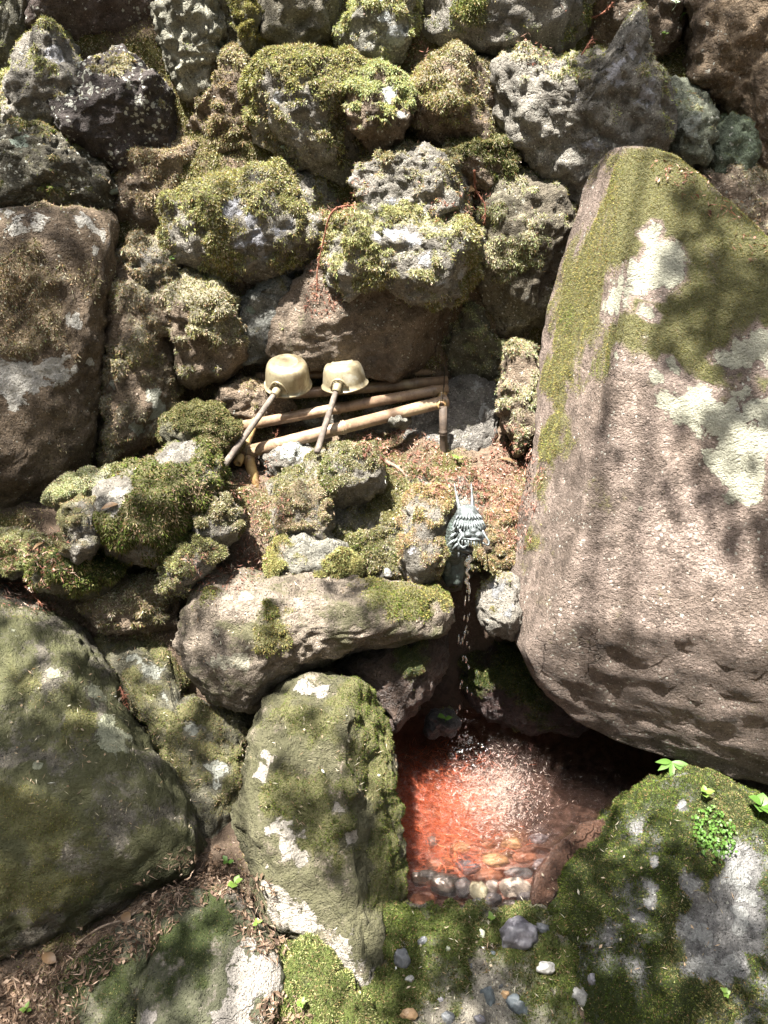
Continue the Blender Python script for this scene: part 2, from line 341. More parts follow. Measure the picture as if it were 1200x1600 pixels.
rock('boulder', 'broad olive green algae covered boulder at lower left', [(-160,905),(-60,900),(0,918),(60,945),(130,985),(172,1040),(205,1095),(262,1180),(300,1250),(312,1310),(303,1352),(240,1392),(190,1430),(120,1470),(50,1500),(-50,1540),(-200,1520),(-300,1200)],
     Y=1.33, f=.22, b=.35, p=2.6, sub=6, col=((.19,.17,.135),(.11,.10,.078)), nel=50, cen=(60,1220), rough=1.0, moss=.10, ups=.1, mt='felt', mc=('olive','green','gold'), dens=.8,
     mb=[(60,1310,110,.7),(30,1380,90,.6),(130,1130,60,.5),(120,1080,60,.4),(20,1050,60,.4),(140,1380,50,.4)], lb=[(172,1145,34),(188,1165,24),(160,1160,22),(82,1055,14),(55,1195,12),(150,1085,30,.6),(20,985,22,.5)], lcol=(.42,.43,.30), film=.6, filmcol=(.058,.06,.024), lump=.2, mthick=.5)
rock('boulder', 'tall pale edged standing stone beside the pool with mossy side', [(450,1062),(510,1055),(565,1066),(598,1092),(610,1150),(616,1250),(628,1330),(640,1400),(622,1440),(606,1500),(592,1596),(560,1572),(520,1512),(470,1480),(440,1468),(408,1440),(385,1350),(372,1290),(380,1230),(393,1180),(404,1110)],
     Y=1.24, f=.13, b=.22, p=2.8, sub=6, nel=44, cen=(505,1270), col=((.34,.285,.23),(.20,.165,.125)), rough=1.15, cuts=[(.8,.1,.5,.72),(-.1,.1,1,.88)],
     moss=.02, ups=.15, mt='felt', mc=('olive','green','deep','green'), dens=1.3, mb=[(560,1090,60),(595,1130,50),(600,1220,55),(605,1300,60),(615,1370,60),(625,1430,40),(470,1250,85,.8),(510,1290,70,.8),(520,1330,50,.6),(450,1120,50,.5),(420,1300,40,.4),(560,1180,60,.5),(500,1130,50,.4),(585,1160,50)],
     lb=[(475,1072,24),(500,1075,18),(430,1290,26),(455,1310,24),(465,1340,18),(420,1180,20),(408,1210,16),(545,1310,18),(530,1260,20,.7),(572,1560,22),(560,1540,16),(400,1320,26),(450,1330,20),(425,1410,52,.75),(470,1440,56,.75),(525,1490,48,.7),(555,1540,34,.7)], lcol=(.50,.455,.385), film=.75, filmcol=(.055,.055,.026), lump=.3, mthick=.45)  # lower left lb blobs paint the sunlit lower face, the rest are lichen
rock('boulder', 'long rounded pinkish boulder lying below the dragon spout', [(322,900),(400,893),(520,904),(600,913),(675,916),(704,932),(708,970),(690,1000),(640,1005),(560,1016),(500,1035),(440,1066),(392,1106),(340,1098),(300,1062),(281,1010),(285,958),(300,915)],
     Y=1.55, f=.15, b=.22, p=2.6, sub=6, nel=38, col=((.27,.225,.18),(.16,.13,.098)), cen=(455,980), rough=1.0, cuts=[(0,.8,.6,.8)],
     moss=-.12, ups=.2, mt='short', mc=('olive','gold','green'), mb=[(425,1000,40,.6),(420,950,36,.5),(640,940,60,.9),(600,925,50,.7),(680,930,40,.9),(330,925,40,.4),(560,925,40,.5)],
     lb=[(345,1035,26),(375,1032,26),(355,935,22,.7),(385,930,24,.7),(340,985,14,.6)], lcol=(.50,.47,.36), film=.34, filmcol=(.07,.068,.034), lump=.3, mthick=.6)
rock('boulder', 'large brown boulder at left edge with a sun patch painted white', [(-160,350),(0,335),(100,333),(178,341),(172,420),(162,480),(160,560),(152,690),(146,722),(100,760),(60,790),(20,830),(-20,850),(-160,850),(-260,600)],
     Y=2.02, f=.20, b=.3, p=3.0, sub=6, cen=(20,590), col=((.18,.135,.092),(.10,.072,.048)), rough=.8, cuts=[(0,.15,1,.85),(0,-.7,.7,.82)],
     moss=.12, ups=.25, mt='sparse', mc=('tan','dry','olive'), mb=[(20,520,80,.5),(60,470,80,.4),(120,430,70,.4),(10,430,70,.5)], lb=[(45,585,42),(85,580,30),(10,590,50),(20,620,40,.8),(115,497,18),(165,370,10),(155,393,10),(140,565,10),(60,345,30,.6),(20,345,40,.6),(130,345,30,.6)], lcol=(.58,.55,.49), spk=.3, film=.1, lump=.4)  # large lb blobs paint the sun patch and the bright top edge
# --- stones left of the rack
rock('stone', 'tall narrow brown slab with pale lichen spots beside the left boulder', [(178,398),(232,405),(262,470),(278,560),(276,640),(250,680),(205,712),(168,732),(153,705),(160,560),(164,450)], off=.12, f=.11, b=.2, p=2.8, col=BROWN,
     moss=.30, ups=.2, mt='sparse', mc=('dry','tan','olive'), lb=[(240,620,26),(250,645,20),(215,670,16),(178,600,10),(162,650,12)], lcol=(.52,.52,.43), dens=1.1)
rock('stone', 'wedge shaped stone overhanging the dark gap left of the ladles', [(262,430),(300,415),(345,440),(372,490),(388,560),(350,592),(300,608),(282,600),(268,540),(258,480)], off=.14, f=.13, b=.22, p=2.7, col=BROWN, cuts=[(0,.8,.55,.72),(0,-.15,1,.8)],
     moss=.28, ups=.6, mt='sparse', mc=('dry','olive','dry','bright'), dens=1.2, mb=[(330,460,50),(320,500,40)])
rock('stone', 'small rounded dry moss stone above the tall slab', [(195,400),(235,378),(275,395),(290,430),(280,480),(240,480),(205,450)], off=.16, f=.09, b=.15, sub=5, col=GREY, moss=.42, mt='sparse', mc=('dry','tan'))
rock('stone', 'brown stone lump wedged between slab and wedge shaped stone', [(225,462),(262,452),(280,480),(278,520),(250,530),(225,510)], off=.2, f=.07, b=.12, sub=4, col=BROWN, moss=.4, mt='sparse', mc=('dry','tan'))
rock('stone', 'dark mossy stone just left of the bamboo rack', [(258,660),(300,635),(345,640),(372,672),(368,708),(330,725),(285,712),(255,690)], off=.10, f=.10, b=.15, col=OLIVE, moss=.42, mt='short', mc=('olive','deep','tan'), mb=[(340,670,40)])
rock('stone', 'large hanging-moss stone with sunlight painted on its top', [(150,765),(185,735),(240,722),(268,692),(320,700),(352,740),(345,775),(300,800),(285,850),(250,885),(200,880),(160,860),(135,820)], off=.12, f=.15, b=.2, col=GREY, p=2.5, cuts=[(-.2,.7,.7,.78)],
     moss=.34, ups=.1, mt='fluff', lump=.6, mc=('olive','green','deep','tan'), mb=[(240,800,90),(170,765,45,-.8),(280,705,30,-.6)], lb=[(180,765,40,.8),(275,705,24,.8)], lcol=(.50,.47,.40))  # lb blobs paint sunlight on the top as pale colour
rock('stone', 'low pale mossy ledge jutting under the left boulder', [(72,782),(110,752),(160,735),(200,742),(180,775),(130,790),(90,800)], off=.12, f=.08, b=.12, sub=4, col=PALE, moss=.4, mt='short', mc=('mint','dry'))
rock('stone', 'small grey rounded stone at the left of hanging moss', [(103,800),(125,780),(148,790),(155,830),(150,868),(120,880),(100,860)], off=.2, f=.07, b=.1, sub=5, col=GREY, moss=.25, mt='felt', mc=('olive','tan'))
rock('stone', 'dark green cushion stone below the small grey stone', [(55,890),(85,865),(130,870),(175,880),(190,910),(150,935),(95,930),(60,920)], off=.10, f=.10, b=.15, col=OLIVE, moss=.45, mt='fluff', mc=('deep','olive','green'))
rock('stone', 'low sunny moss hump at the left edge in needle litter', [(-40,850),(10,838),(60,842),(95,868),(80,895),(20,900),(-40,900)], off=.06, f=.08, b=.12, col=GREY, moss=.4, mt='short', mc=('bright','mint','dry'))
rock('stone', 'rounded grey stone below the left leg of the rack', [(300,812),(325,782),(355,778),(376,805),(372,845),(330,858),(296,850)], off=.10, f=.09, b=.12, col=GREY, moss=.22, ups=.3, mt='short', mc=('olive','dry'), mb=[(320,800,30,.5)])
rock('stone', 'small moss patched stone beside the long rounded boulder', [(258,880),(285,850),(330,848),(345,872),(320,895),(290,925),(262,930)], off=.12, f=.09, b=.12, col=GREY, moss=.38, mt='short', mc=('olive','bright','dry'))
rock('stone', 'mossy lump of earth and stone above the algae boulder', [(125,950),(180,920),(250,905),(285,930),(282,985),(220,990),(165,985)], off=.03, f=.07, b=.15, col=BROWN, moss=.40, mt='fluff', mc=('tan','olive','dry'))
rock('stone', 'sloping mossy stone between algae boulder and standing stone', [(140,995),(200,980),(270,995),(292,1085),(340,1110),(392,1118),(385,1200),(372,1275),(352,1335),(318,1342),(300,1290),(255,1175),(195,1085)], Y=1.46, f=.10, b=.2, p=2.6, nel=48, cen=(290,1150), sub=6, col=OLIVE, moss=.36, ups=.1, mt='felt', mc=('olive','green','tan','gold'),
     lb=[(300,1135,16),(342,1200,22),(335,1225,14),(240,1050,34,.6),(210,1030,24,.6),(345,1310,24,.7),(260,1090,24,.6)], lcol=(.46,.47,.40), lump=.3)
rock('stone', 'flat dark stone at the bottom with sunlight painted on its right corner', [(255,1400),(320,1386),(375,1394),(402,1440),(442,1510),(438,1570),(410,1640),(215,1650),(214,1570),(240,1500)], Y=.955, f=.06, b=.12, p=3.2, nel=72, cen=(325,1510), sub=6, col=((.34,.29,.25),(.22,.19,.16)), rough=.6, moss=.12, ups=.05, mt='felt', mc=('deep','olive'), dens=.6, mb=[(290,1450,80,.5),(270,1530,70,.5),(330,1420,60,.4),(400,1550,70,-1),(370,1580,50,-.8),(232,1600,40,-1)], film=.8, filmcol=(.045,.05,.025), lb=[(232,1590,24,.8),(395,1530,55),(365,1580,45),(415,1500,30)], lcol=(.46,.42,.37), lump=.15, mthick=.3)  # corner blobs in lb are painted sun patches, not lichen
rock('stone', 'flat mossy dark stone at the bottom left beside dead leaves', [(150,1482),(195,1445),(238,1425),(248,1490),(228,1545),(205,1660),(85,1660),(92,1560),(120,1510)], Y=.905, f=.05, b=.12, p=3.0, nel=74, cen=(165,1560), sub=5, col=OLIVE, rough=.6, moss=.22, ups=.05, mt='felt', mc=('deep','olive','green'), dens=.7, film=.5, filmcol=(.06,.068,.03), lump=.15, mthick=.3)
# --- mound below the rack
rock('stone', 'white lichened stone under the front rail of the rack', [(408,712),(430,690),(470,686),(492,706),(488,735),(450,752),(415,745)], off=-.02, f=.06, b=.1, col=GREY, moss=-.1, ups=.1, mt='short', lb=[(450,700,30),(470,705,24),(430,705,22)], lcol=(.66,.68,.62), mc=('olive',))
rock('stone', 'flat mossy stone in the shade beneath the bamboo rails', [(395,625),(470,612),(560,620),(640,640),(650,668),(600,690),(520,690),(430,672)], off=-.10, f=.05, b=.12, col=GREY, moss=.32, mt='short', mc=('olive','deep','dry'), lb=[(480,650,26),(530,672,20)], lcol=(.45,.46,.38))
rock('stone', 'small flat grey pebble stone under the rails', [(604,655),(625,648),(642,656),(636,668),(610,668)], off=.05, f=.03, b=.04, sub=4, col=PALE, moss=-.2)
rock('boulder', 'broad mossy mound that carries the dragon spout', [(425,770),(470,730),(520,702),(580,700),(620,735),(680,752),(745,762),(770,810),(765,870),(740,900),(700,930),(640,940),(560,915),(470,905),(425,890),(400,850)],
     Y=1.84, f=.11, b=.3, nel=42, p=2.6, sub=6, cen=(590,820), col=GREY, moss=.30, ups=.15, mt='short', mc=('olive','gold','dry','olive','green'), lump=.6, ridge=.35, rough=1.5, mb=[(620,770,60,.6),(680,830,60,.6),(570,860,50,.5)], lb=[(655,765,18,.8),(500,770,20,.6)], lcol=(.56,.54,.52), dens=1.1)
rock('stone', 'rust tinted mossy shoulder stone just left of the dragon', [(628,800),(650,768),(690,760),(712,790),(700,850),(685,905),(650,915),(625,880)], Y=1.68, f=.09, b=.15, nel=40, col=GREY, moss=.34, mt='short', mc=('rust','gold','dry','olive','bright'), lump=.6, lb=[(665,767,16),(640,860,16,.7)], lcol=(.60,.58,.60), dens=1.1)
rock('stone', 'mossy stone with an arched top in the middle of the mound', [(500,745),(530,708),(570,702),(600,728),(598,765),(560,785),(515,782)], Y=1.79, f=.09, b=.15, nel=40, col=GREY, moss=.26, mt='short', mc=('olive','dry','green'), lump=.6)
rock('stone', 'weathered block stone at the left of the mound', [(430,790),(470,762),(515,768),(525,810),(515,860),(470,850),(430,840)], Y=1.74, f=.09, b=.15, nel=35, col=GREY, moss=.22, mt='short', mc=('tan','olive','dry'), ridge=.5, p=3, lump=.6)
rock('stone', 'pale sunlit stone with yellow moss above the long rounded boulder', [(420,870),(450,838),(500,832),(545,855),(560,890),(540,912),(470,912),(425,900)], Y=1.66, f=.07, b=.15, nel=50, col=PALE, moss=.10, ups=.1, mt='short', mc=('gold','bright','olive'), mb=[(425,880,26),(540,880,40),(500,905,30,.5),(435,850,26,.6)])
rock('stone', 'grey standing rock behind the right end of the rack', [(712,592),(745,582),(775,596),(786,640),(776,690),(740,730),(690,740),(650,737),(624,705),(640,665),(665,625)], Y=2.13, f=.05, b=.18, nel=40, p=2.6, col=((.21,.195,.175),(.13,.12,.105)), cuts=[(-.1,.1,1,.8)], moss=.0, ups=.1, mt='felt', mc=('olive','dry'), spk=.4, lb=[(745,600,24,.6),(765,640,24,.6)], lcol=(.50,.50,.48))
rock('stone', 'wet grey stone beside the falling water', [(748,930),(765,905),(795,898),(812,920),(822,965),(800,1000),(770,995),(748,965)], Y=1.60, f=.09, b=.15, col=GREY, moss=.1, mt='short', mc=('olive','gold'), lb=[(770,920,26,.7),(795,960,16,.6)], lcol=(.36,.36,.36), cuts=[(-.3,.3,1,.8)])
rock('stone', 'mossy rusty ledge stone right of the dragon', [(755,790),(785,770),(815,790),(812,850),(800,900),(770,905),(750,880),(745,830)], Y=1.80, f=.09, b=.15, nel=45, col=BROWN, moss=.32, mt='short', mc=('rust','dry','olive'), lump=.6)
rock('stone', 'dark reddish wet stone leaning behind the pool', [(520,1040),(580,1010),(640,985),(692,962),(702,1020),(690,1060),(650,1110),(618,1142),(590,1100),(555,1070)], Y=1.56, f=.10, b=.15, sub=5, col=((.10,.07,.055),(.05,.034,.027)), moss=.05, mt='felt', mc=('deep','olive'), mb=[(640,1030,40,.5)], wet=.5)  # base colour darkened to paint the shade of the recess
rock('stone', 'dripping dark red stone under the huge boulder', [(722,1010),(770,985),(830,1000),(870,1070),(930,1130),(900,1150),(820,1140),(760,1120),(720,1080)], Y=1.72, f=.10, b=.2, col=((.065,.036,.03),(.03,.017,.015)), moss=.2, mt='short', mc=('deep','olive'), wet=.6)  # shade under the boulder is put into this darkened colour
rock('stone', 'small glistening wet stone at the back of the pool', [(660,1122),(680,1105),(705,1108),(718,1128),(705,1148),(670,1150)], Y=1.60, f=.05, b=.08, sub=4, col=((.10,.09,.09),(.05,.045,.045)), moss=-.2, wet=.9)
# --- pool edge stones
rock('stone', 'reddish brown wet slab forming the right pool edge', [(942,1280),(965,1298),(905,1345),(870,1395),(850,1432),(822,1422),(838,1370),(868,1325),(905,1292)], Y=1.19, f=.05, b=.15, p=3, nel=60, col=((.16,.085,.055),(.09,.05,.035)), moss=-.3, ups=0, wet=.5, rough=.6)
rock('boulder', 'round shouldered dark moss covered rock at the lower right', [(835,1450),(850,1390),(885,1335),(930,1300),(985,1240),(1050,1212),(1120,1222),(1210,1255),(1330,1330),(1380,1680),(1000,1720),(850,1700)], Y=1.10, f=.17, b=.3, p=2.5, nel=52, sub=6, cen=(1040,1460), col=((.24,.235,.225),(.14,.135,.13)),
     moss=.48, ups=.1, mt='short', mc=('deep','green','deep','olive'), mb=[(900,1380,90,.5),(1150,1430,80,-.8),(1110,1480,40,-.6)], lb=[(1022,1350,10),(1018,1385,12),(1012,1410,12),(1000,1430,12),(1155,1360,34),(1165,1395,24),(1150,1420,22),(1085,1450,26),(1110,1460,22),(1095,1500,30),(1120,1520,24),(1160,1450,26),(1075,1380,18),(1140,1500,22),(1065,1260,12)], lcol=(.40,.40,.38), dens=1.15, lump=.55, spk=.2)
rock('pool_kerb', 'mossy mortar bank with pebbles set in it in front of the pool', [(585,1470),(612,1425),(640,1410),(700,1428),(780,1428),(845,1424),(900,1480),(930,1560),(940,1720),(560,1720),(575,1560)], Y=.96, f=.045, b=.14, p=3.4, nel=66, cen=(745,1545), sub=6, col=((.30,.275,.22),(.17,.15,.12)), rough=1.3, moss=.24, ups=.05, mt='short', mc=('green','deep','olive','deep'), film=.2, mb=[(620,1440,60),(700,1450,60,.7),(800,1440,50,.6),(600,1540,70,.8),(880,1500,50,.5),(760,1580,50,-.7)], lump=.5, cat='kerb', dens=1.1)
rock('stone', 'thick cushion of bright moss over stone at the bottom centre', [(445,1480),(480,1478),(520,1510),(565,1570),(600,1600),(590,1680),(450,1680),(440,1580)], Y=.915, f=.05, b=.12, nel=60, col=OLIVE, moss=.55, mt='short', mc=('green','bright','deep','olive'))
# --- the wall, lower course
WALL_FROM[0] = len(ROCKS)
rock('boulder', 'big smooth brown belly of rock hanging over the ladles', [(490,440),(540,395),(590,372),(650,378),(695,420),(698,480),(690,545),(664,577),(610,579),(560,570),(490,558),(440,545),(450,480)], off=.08, f=.15, b=.3, p=2.6, sub=6, cen=(580,485), col=((.24,.19,.145),(.15,.115,.085)), rough=.6, moss=-.05, ups=.5, mt='fluff', mc=('dry','bright'), lb=[(640,470,12,.5)], lcol=(.5,.48,.4), cuts=[(0,-.3,1,.88)], film=.1)
rock('stone', 'blue green tinted recessed stone behind the left ladle', [(365,470),(385,435),(430,425),(480,440),(505,490),(490,545),(430,548),(388,560),(368,520)], off=.06, f=.12, b=.2, col=((.20,.20,.18),(.12,.12,.105)), moss=.0, ups=.2, mt='felt', mc=('olive','tan'), lb=[(390,480,20,.6)], lcol=(.30,.38,.33), ridge=.3)
rock('boulder', 'flat topped moss cap stone with white and blue grey lichen above the ladles', [(505,400),(522,358),(560,340),(640,334),(705,352),(742,385),(752,420),(735,455),(690,470),(640,462),(600,440),(545,462),(512,440)], off=.24, f=.14, b=.2, p=2.6, sub=6, col=GREY, moss=.42, ups=.2, mt='fluff', mc=('bright','olive','dry','gold'), lb=[(640,370,26),(615,365,20),(665,405,18,.8),(720,430,16,.8),(700,445,16,.8),(590,370,14,.7)], lcol=(.60,.60,.60), cuts=[(0,.7,.7,.8)])
rock('boulder', 'rounded moss mound with lilac grey lichen at the upper left of the ladles', [(282,320),(310,278),(360,258),(430,253),(480,275),(532,335),(525,372),(500,400),(480,430),(420,425),(340,415),(295,395),(280,360)], off=.14, f=.16, b=.25, sub=6, col=GREY, moss=.42, ups=.15, mt='fluff', mc=('olive','bright','dry','gold'), lb=[(360,325,18),(375,385,16),(400,370,20),(430,360,16),(390,345,14),(450,350,14),(410,395,12)], lcol=(.42,.42,.45))
rock('boulder', 'domed grey green moss stone above the flat moss cap', [(562,300),(575,255),(620,236),(668,240),(705,262),(735,320),(748,362),(700,372),(640,350),(585,350),(560,335)], off=.20, f=.15, b=.25, sub=6, col=GREY, moss=.30, ups=.2, mt='fluff', mc=('olive','dry','tan','bright'), ridge=.4, lb=[(615,320,18,.6)], lcol=(.45,.45,.47))
rock('boulder', 'shaggy moss covered boulder in the upper middle of the wall', [(398,150),(420,108),(470,98),(530,105),(575,120),(568,200),(560,250),(545,300),(520,290),(495,280),(455,240),(415,215)], off=.16, f=.17, b=.25, sub=6, col=GREY, moss=.58, mt='fluff', mc=('olive','bright','dry','olive','tan'), dens=1.25, lb=[(432,152,12)], lcol=(.5,.5,.5))
rock('stone', 'moss nose in painted sunlight projecting beside the shaggy boulder', [(545,130),(590,108),(632,135),(642,175),(628,205),(590,232),(572,215),(555,195)], off=.24, f=.13, b=.2, col=BROWN, moss=.40, ups=.8, mt='fluff', mc=('mint','mint','bright'), lb=[(605,150,22,.8),(625,175,18,.8)], lcol=(.7,.72,.66), cuts=[(0,-.6,.8,.75)], dens=1.2)  # pale moss and white lb blobs paint strong sunlight
rock('stone', 'hanging moss boulder right of the bright moss nose', [(645,150),(655,110),(700,88),(745,110),(772,160),(772,205),(745,222),(700,235),(665,215),(648,190)], off=.16, f=.15, b=.2, col=BROWN, moss=.5, mt='fluff', mc=('dry','olive','tan','bright'), dens=1.2)
rock('stone', 'mossy stone paled with painted sunlight at the top centre', [(532,40),(560,-10),(620,-30),(660,10),(655,70),(610,95),(560,100),(530,80)], off=.14, f=.13, b=.2, col=PALE, moss=.42, mt='fluff', mc=('mint','bright','dry'), lb=[(620,55,22),(600,30,16)], lcol=(.6,.62,.6))  # light moss tones and lb blobs stand in for the sun highlight
rock('boulder', 'green mossed rock at the top edge right of centre', [(650,-40),(720,-60),(850,-60),(905,-10),(905,40),(880,72),(845,82),(790,85),(720,70),(665,50)], off=.16, f=.16, b=.25, col=GREY, moss=.45, mt='fluff', mc=('green','olive','bright','dry'), lb=[(805,70,14),(790,35,10)], lcol=(.5,.48,.48))
rock('boulder', 'craggy grey rock with a pointed horn and lichen at upper right', [(788,150),(792,105),(830,85),(875,102),(925,92),(958,92),(970,52),(988,36),(1000,92),(1032,140),(1040,190),(1010,240),(950,262),(905,312),(885,295),(850,245),(808,212)], off=.20, f=.17, b=.25, p=2.7, sub=6, cen=(910,180), col=((.30,.28,.24),(.17,.155,.13)), ridge=.5, chip=0, moss=.18, ups=.5, mt='fluff', mc=('dry','mint','bright'), lb=[(960,110,34,.7),(985,80,24,.7),(1010,150,36,.6),(930,230,30,.5),(900,150,26,.5)], lcol=(.50,.49,.51), spk=.5, dens=.9)
rock('stone', 'green tinged stone with a pale shelf right of the horned rock', [(1038,170),(1058,128),(1090,140),(1116,180),(1108,225),(1095,255),(1060,250),(1035,225)], off=.22, f=.11, b=.2, col=((.26,.28,.21),(.16,.17,.125)), moss=.05, mt='sparse', mc=('mint','dry'), lb=[(1080,200,30,.8),(1060,190,20,.8)], lcol=(.5,.53,.46), cuts=[(0,.6,.8,.8)])
rock('stone', 'squat green stone behind the tip of the huge boulder', [(1106,215),(1130,185),(1165,195),(1182,225),(1172,270),(1130,285),(1102,265)], off=.18, f=.10, b=.2, col=((.17,.21,.14),(.11,.13,.09)), moss=.1, mt='felt', mc=('green','olive'))
rock('boulder', 'broad brown rock face at the top right corner', [(1020,100),(1050,50),(1090,-30),(1180,-80),(1330,-60),(1350,250),(1230,300),(1180,260),(1150,190),(1100,140),(1055,125),(1035,140)], off=.14, f=.22, b=.3, p=2.8, sub=6, cen=(1180,100), col=((.27,.20,.13),(.15,.11,.075)), ridge=.1, moss=-.1, ups=.2, mt='sparse', mc=('dry','olive'), rough=1.1)
rock('stone', 'brown dry moss stone behind the right shoulder of the huge boulder', [(1085,310),(1110,278),(1165,275),(1230,300),(1260,420),(1200,440),(1140,380)], off=.16, f=.12, b=.2, col=BROWN, moss=.32, mt='sparse', mc=('dry','tan'), ridge=.3, dens=1.2)
rock('stone', 'little white capped stone on the tip of the huge boulder', [(1004,262),(1008,242),(1018,234),(1030,240),(1028,258),(1018,270)], Y=2.0, f=.02, b=.03, sub=4, col=((.5,.5,.5),(.4,.4,.4)), moss=-.3)
rock('stone', 'dark mossy stone left of the gap under the horned rock', [(705,230),(740,208),(785,222),(800,262),(780,290),(735,285),(708,265)], off=.16, f=.12, b=.2, col=BROWN, moss=.45, mt='fluff', mc=('olive','deep','dry'))
rock('boulder', 'tall green brown stone with pale dry moss beside the huge boulder', [(752,330),(775,295),(820,290),(870,310),(892,360),(870,420),(845,480),(832,525),(795,520),(770,470),(750,420)], off=.10, f=.14, b=.2, sub=6, col=((.20,.18,.13),(.13,.11,.08)), moss=.20, mt='fluff', mc=('dry','mint','olive'), mb=[(780,400,50,.6),(810,390,40,.6),(770,340,30,.4)])
rock('stone', 'pale moss flecked stone in the shade right of the brown belly', [(690,500),(705,472),(745,465),(775,500),(790,555),(770,585),(720,580),(695,560)], off=-.02, f=.10, b=.2, col=OLIVE, moss=.35, mt='fluff', mc=('mint','dry','olive'))
rock('stone', 'mossy slope stone at the left foot of the huge boulder', [(790,560),(830,545),(850,600),(845,690),(810,700),(785,640)], Y=2.08, f=.04, b=.2, col=BROWN, moss=.45, mt='fluff', mc=('dry','mint','tan'))
# --- the wall, upper left
rock('boulder', 'dark block speckled with white lichen at upper left', [(90,150),(130,110),(190,88),(240,130),(272,170),(278,200),(250,240),(180,256),(120,235),(88,200)], off=.14, f=.15, b=.2, p=3, sub=6, col=DARK, rough=.8, moss=-.15, ups=.75, mt='fluff', mc=('dry','gold','dry'), spk=1.25, cuts=[(.1,-.1,1,.78),(0,.8,.6,.75)], mb=[(180,100,40,.7),(250,150,30,.6)], lb=[(130,120,14,.6)])
rock('stone', 'grey blocky stone with yellow moss left of the speckled block', [(8,160),(38,75),(62,55),(105,60),(126,95),(118,150),(85,200),(45,205),(15,190)], off=.20, f=.14, b=.2, p=2.8, col=GREY, ridge=.6, moss=.28, ups=.5, mt='fluff', mc=('dry','bright','mint'), lb=[(90,85,24,.7)], lcol=(.5,.5,.52), cuts=[(-.6,.4,.7,.8)])
rock('boulder', 'dark green mottled rock beneath the speckled block', [(-60,210),(10,205),(90,215),(150,255),(195,285),(188,332),(110,335),(40,328),(-60,330)], off=.16, f=.14, b=.25, sub=6, col=((.14,.13,.095),(.085,.075,.055)), moss=.18, ups=.4, mt='sparse', mc=('olive','green','tan'), spk=.8, lb=[(180,300,12),(30,225,20,.7)], lcol=(.36,.42,.34), ridge=.4)
rock('boulder', 'purple brown rock with scattered white lichen at the top left', [(38,-60),(265,-60),(262,40),(250,90),(215,100),(160,80),(100,62),(52,48),(36,20)], off=.08, f=.14, b=.25, p=3, sub=6, col=((.125,.095,.08),(.08,.06,.052)), rough=.8, moss=-.25, mt='sparse', mc=('dry',), spk=.9, lb=[(215,95,24,.6)], lcol=(.36,.40,.33))
rock('stone', 'mossy rock at the top left corner', [(-80,-60),(36,-60),(40,30),(15,120),(-20,190),(-80,200)], off=.12, f=.12, b=.2, col=OLIVE, moss=.35, mt='fluff', mc=('olive','green','deep'))
rock('boulder', 'pale grey green creased rock pillar beside the speckled block', [(250,30),(258,-30),(330,-50),(345,20),(340,90),(335,150),(310,195),(290,205),(280,175),(268,120)], off=.14, f=.11, b=.2, sub=6, cen=(300,80), p=2.6, col=((.34,.33,.26),(.23,.22,.17)), ridge=1.0, moss=-.1, mt='sparse', mc=('dry','mint'), lb=[(255,40,14,.6)], lcol=(.5,.51,.42))
rock('stone', 'yellow green mossed rib of rock near the top left', [(345,20),(370,-30),(395,10),(410,60),(400,100),(375,110),(352,80)], off=.12, f=.10, b=.2, col=OLIVE, moss=.45, mt='short', mc=('gold','olive','bright'))
rock('boulder', 'cracked grey brown rock at the top left of centre', [(390,-50),(470,-60),(530,-40),(535,20),(522,70),(505,98),(460,95),(430,90),(405,50)], off=.08, f=.14, b=.25, p=2.8, col=((.22,.20,.15),(.13,.115,.085)), ridge=1.0, moss=.0, ups=.3, mt='sparse', mc=('dry','olive'), spk=.3)
rock('stone', 'tangled dry moss bank between pillar and shaggy boulder', [(315,130),(345,95),(395,95),(415,140),(420,215),(400,255),(345,260),(315,235),(300,190)], off=.08, f=.12, b=.2, sub=5, col=BROWN, moss=.55, mt='fluff', mc=('tan','olive','dry'), dens=1.2)
rock('stone', 'crusty brown moss slope under the grey pillar', [(195,290),(215,230),(270,205),(310,215),(320,260),(290,300),(280,380),(240,400),(200,385),(185,340)], off=.06, f=.11, b=.2, sub=5, col=BROWN, moss=.42, mt='sparse', mc=('tan','dry','tan'), dens=1.3)
rock('stone', 'small dark stone at the head of the crevice top right', [(845,100),(880,70),(920,60),(960,75),(940,100),(890,108)], off=.02, f=.10, b=.15, sub=5, col=BROWN, moss=.3, mt='sparse', mc=('dry','olive'))
rock('boulder', 'shadowed brown rock at the top edge above the horned rock', [(895,10),(930,-50),(1050,-70),(1060,30),(1040,90),(1005,105),(960,80),(915,60)], off=.10, f=.14, b=.2, col=BROWN, moss=.15, ups=.5, mt='sparse', mc=('dry','mint'))
rock('stone', 'dark stone in the gap behind the ladles', [(330,610),(390,590),(440,600),(450,640),(400,660),(345,650)], off=-.02, f=.10, b=.15, col=BROWN, moss=.15, mt='sparse', mc=('tan','olive'))
rock('stone', 'brown underside stone in the dark crevice below the horned rock', [(850,270),(890,290),(905,320),(890,360),(860,340),(845,300)], off=.02, f=.1, b=.15, col=BROWN, moss=-.2)

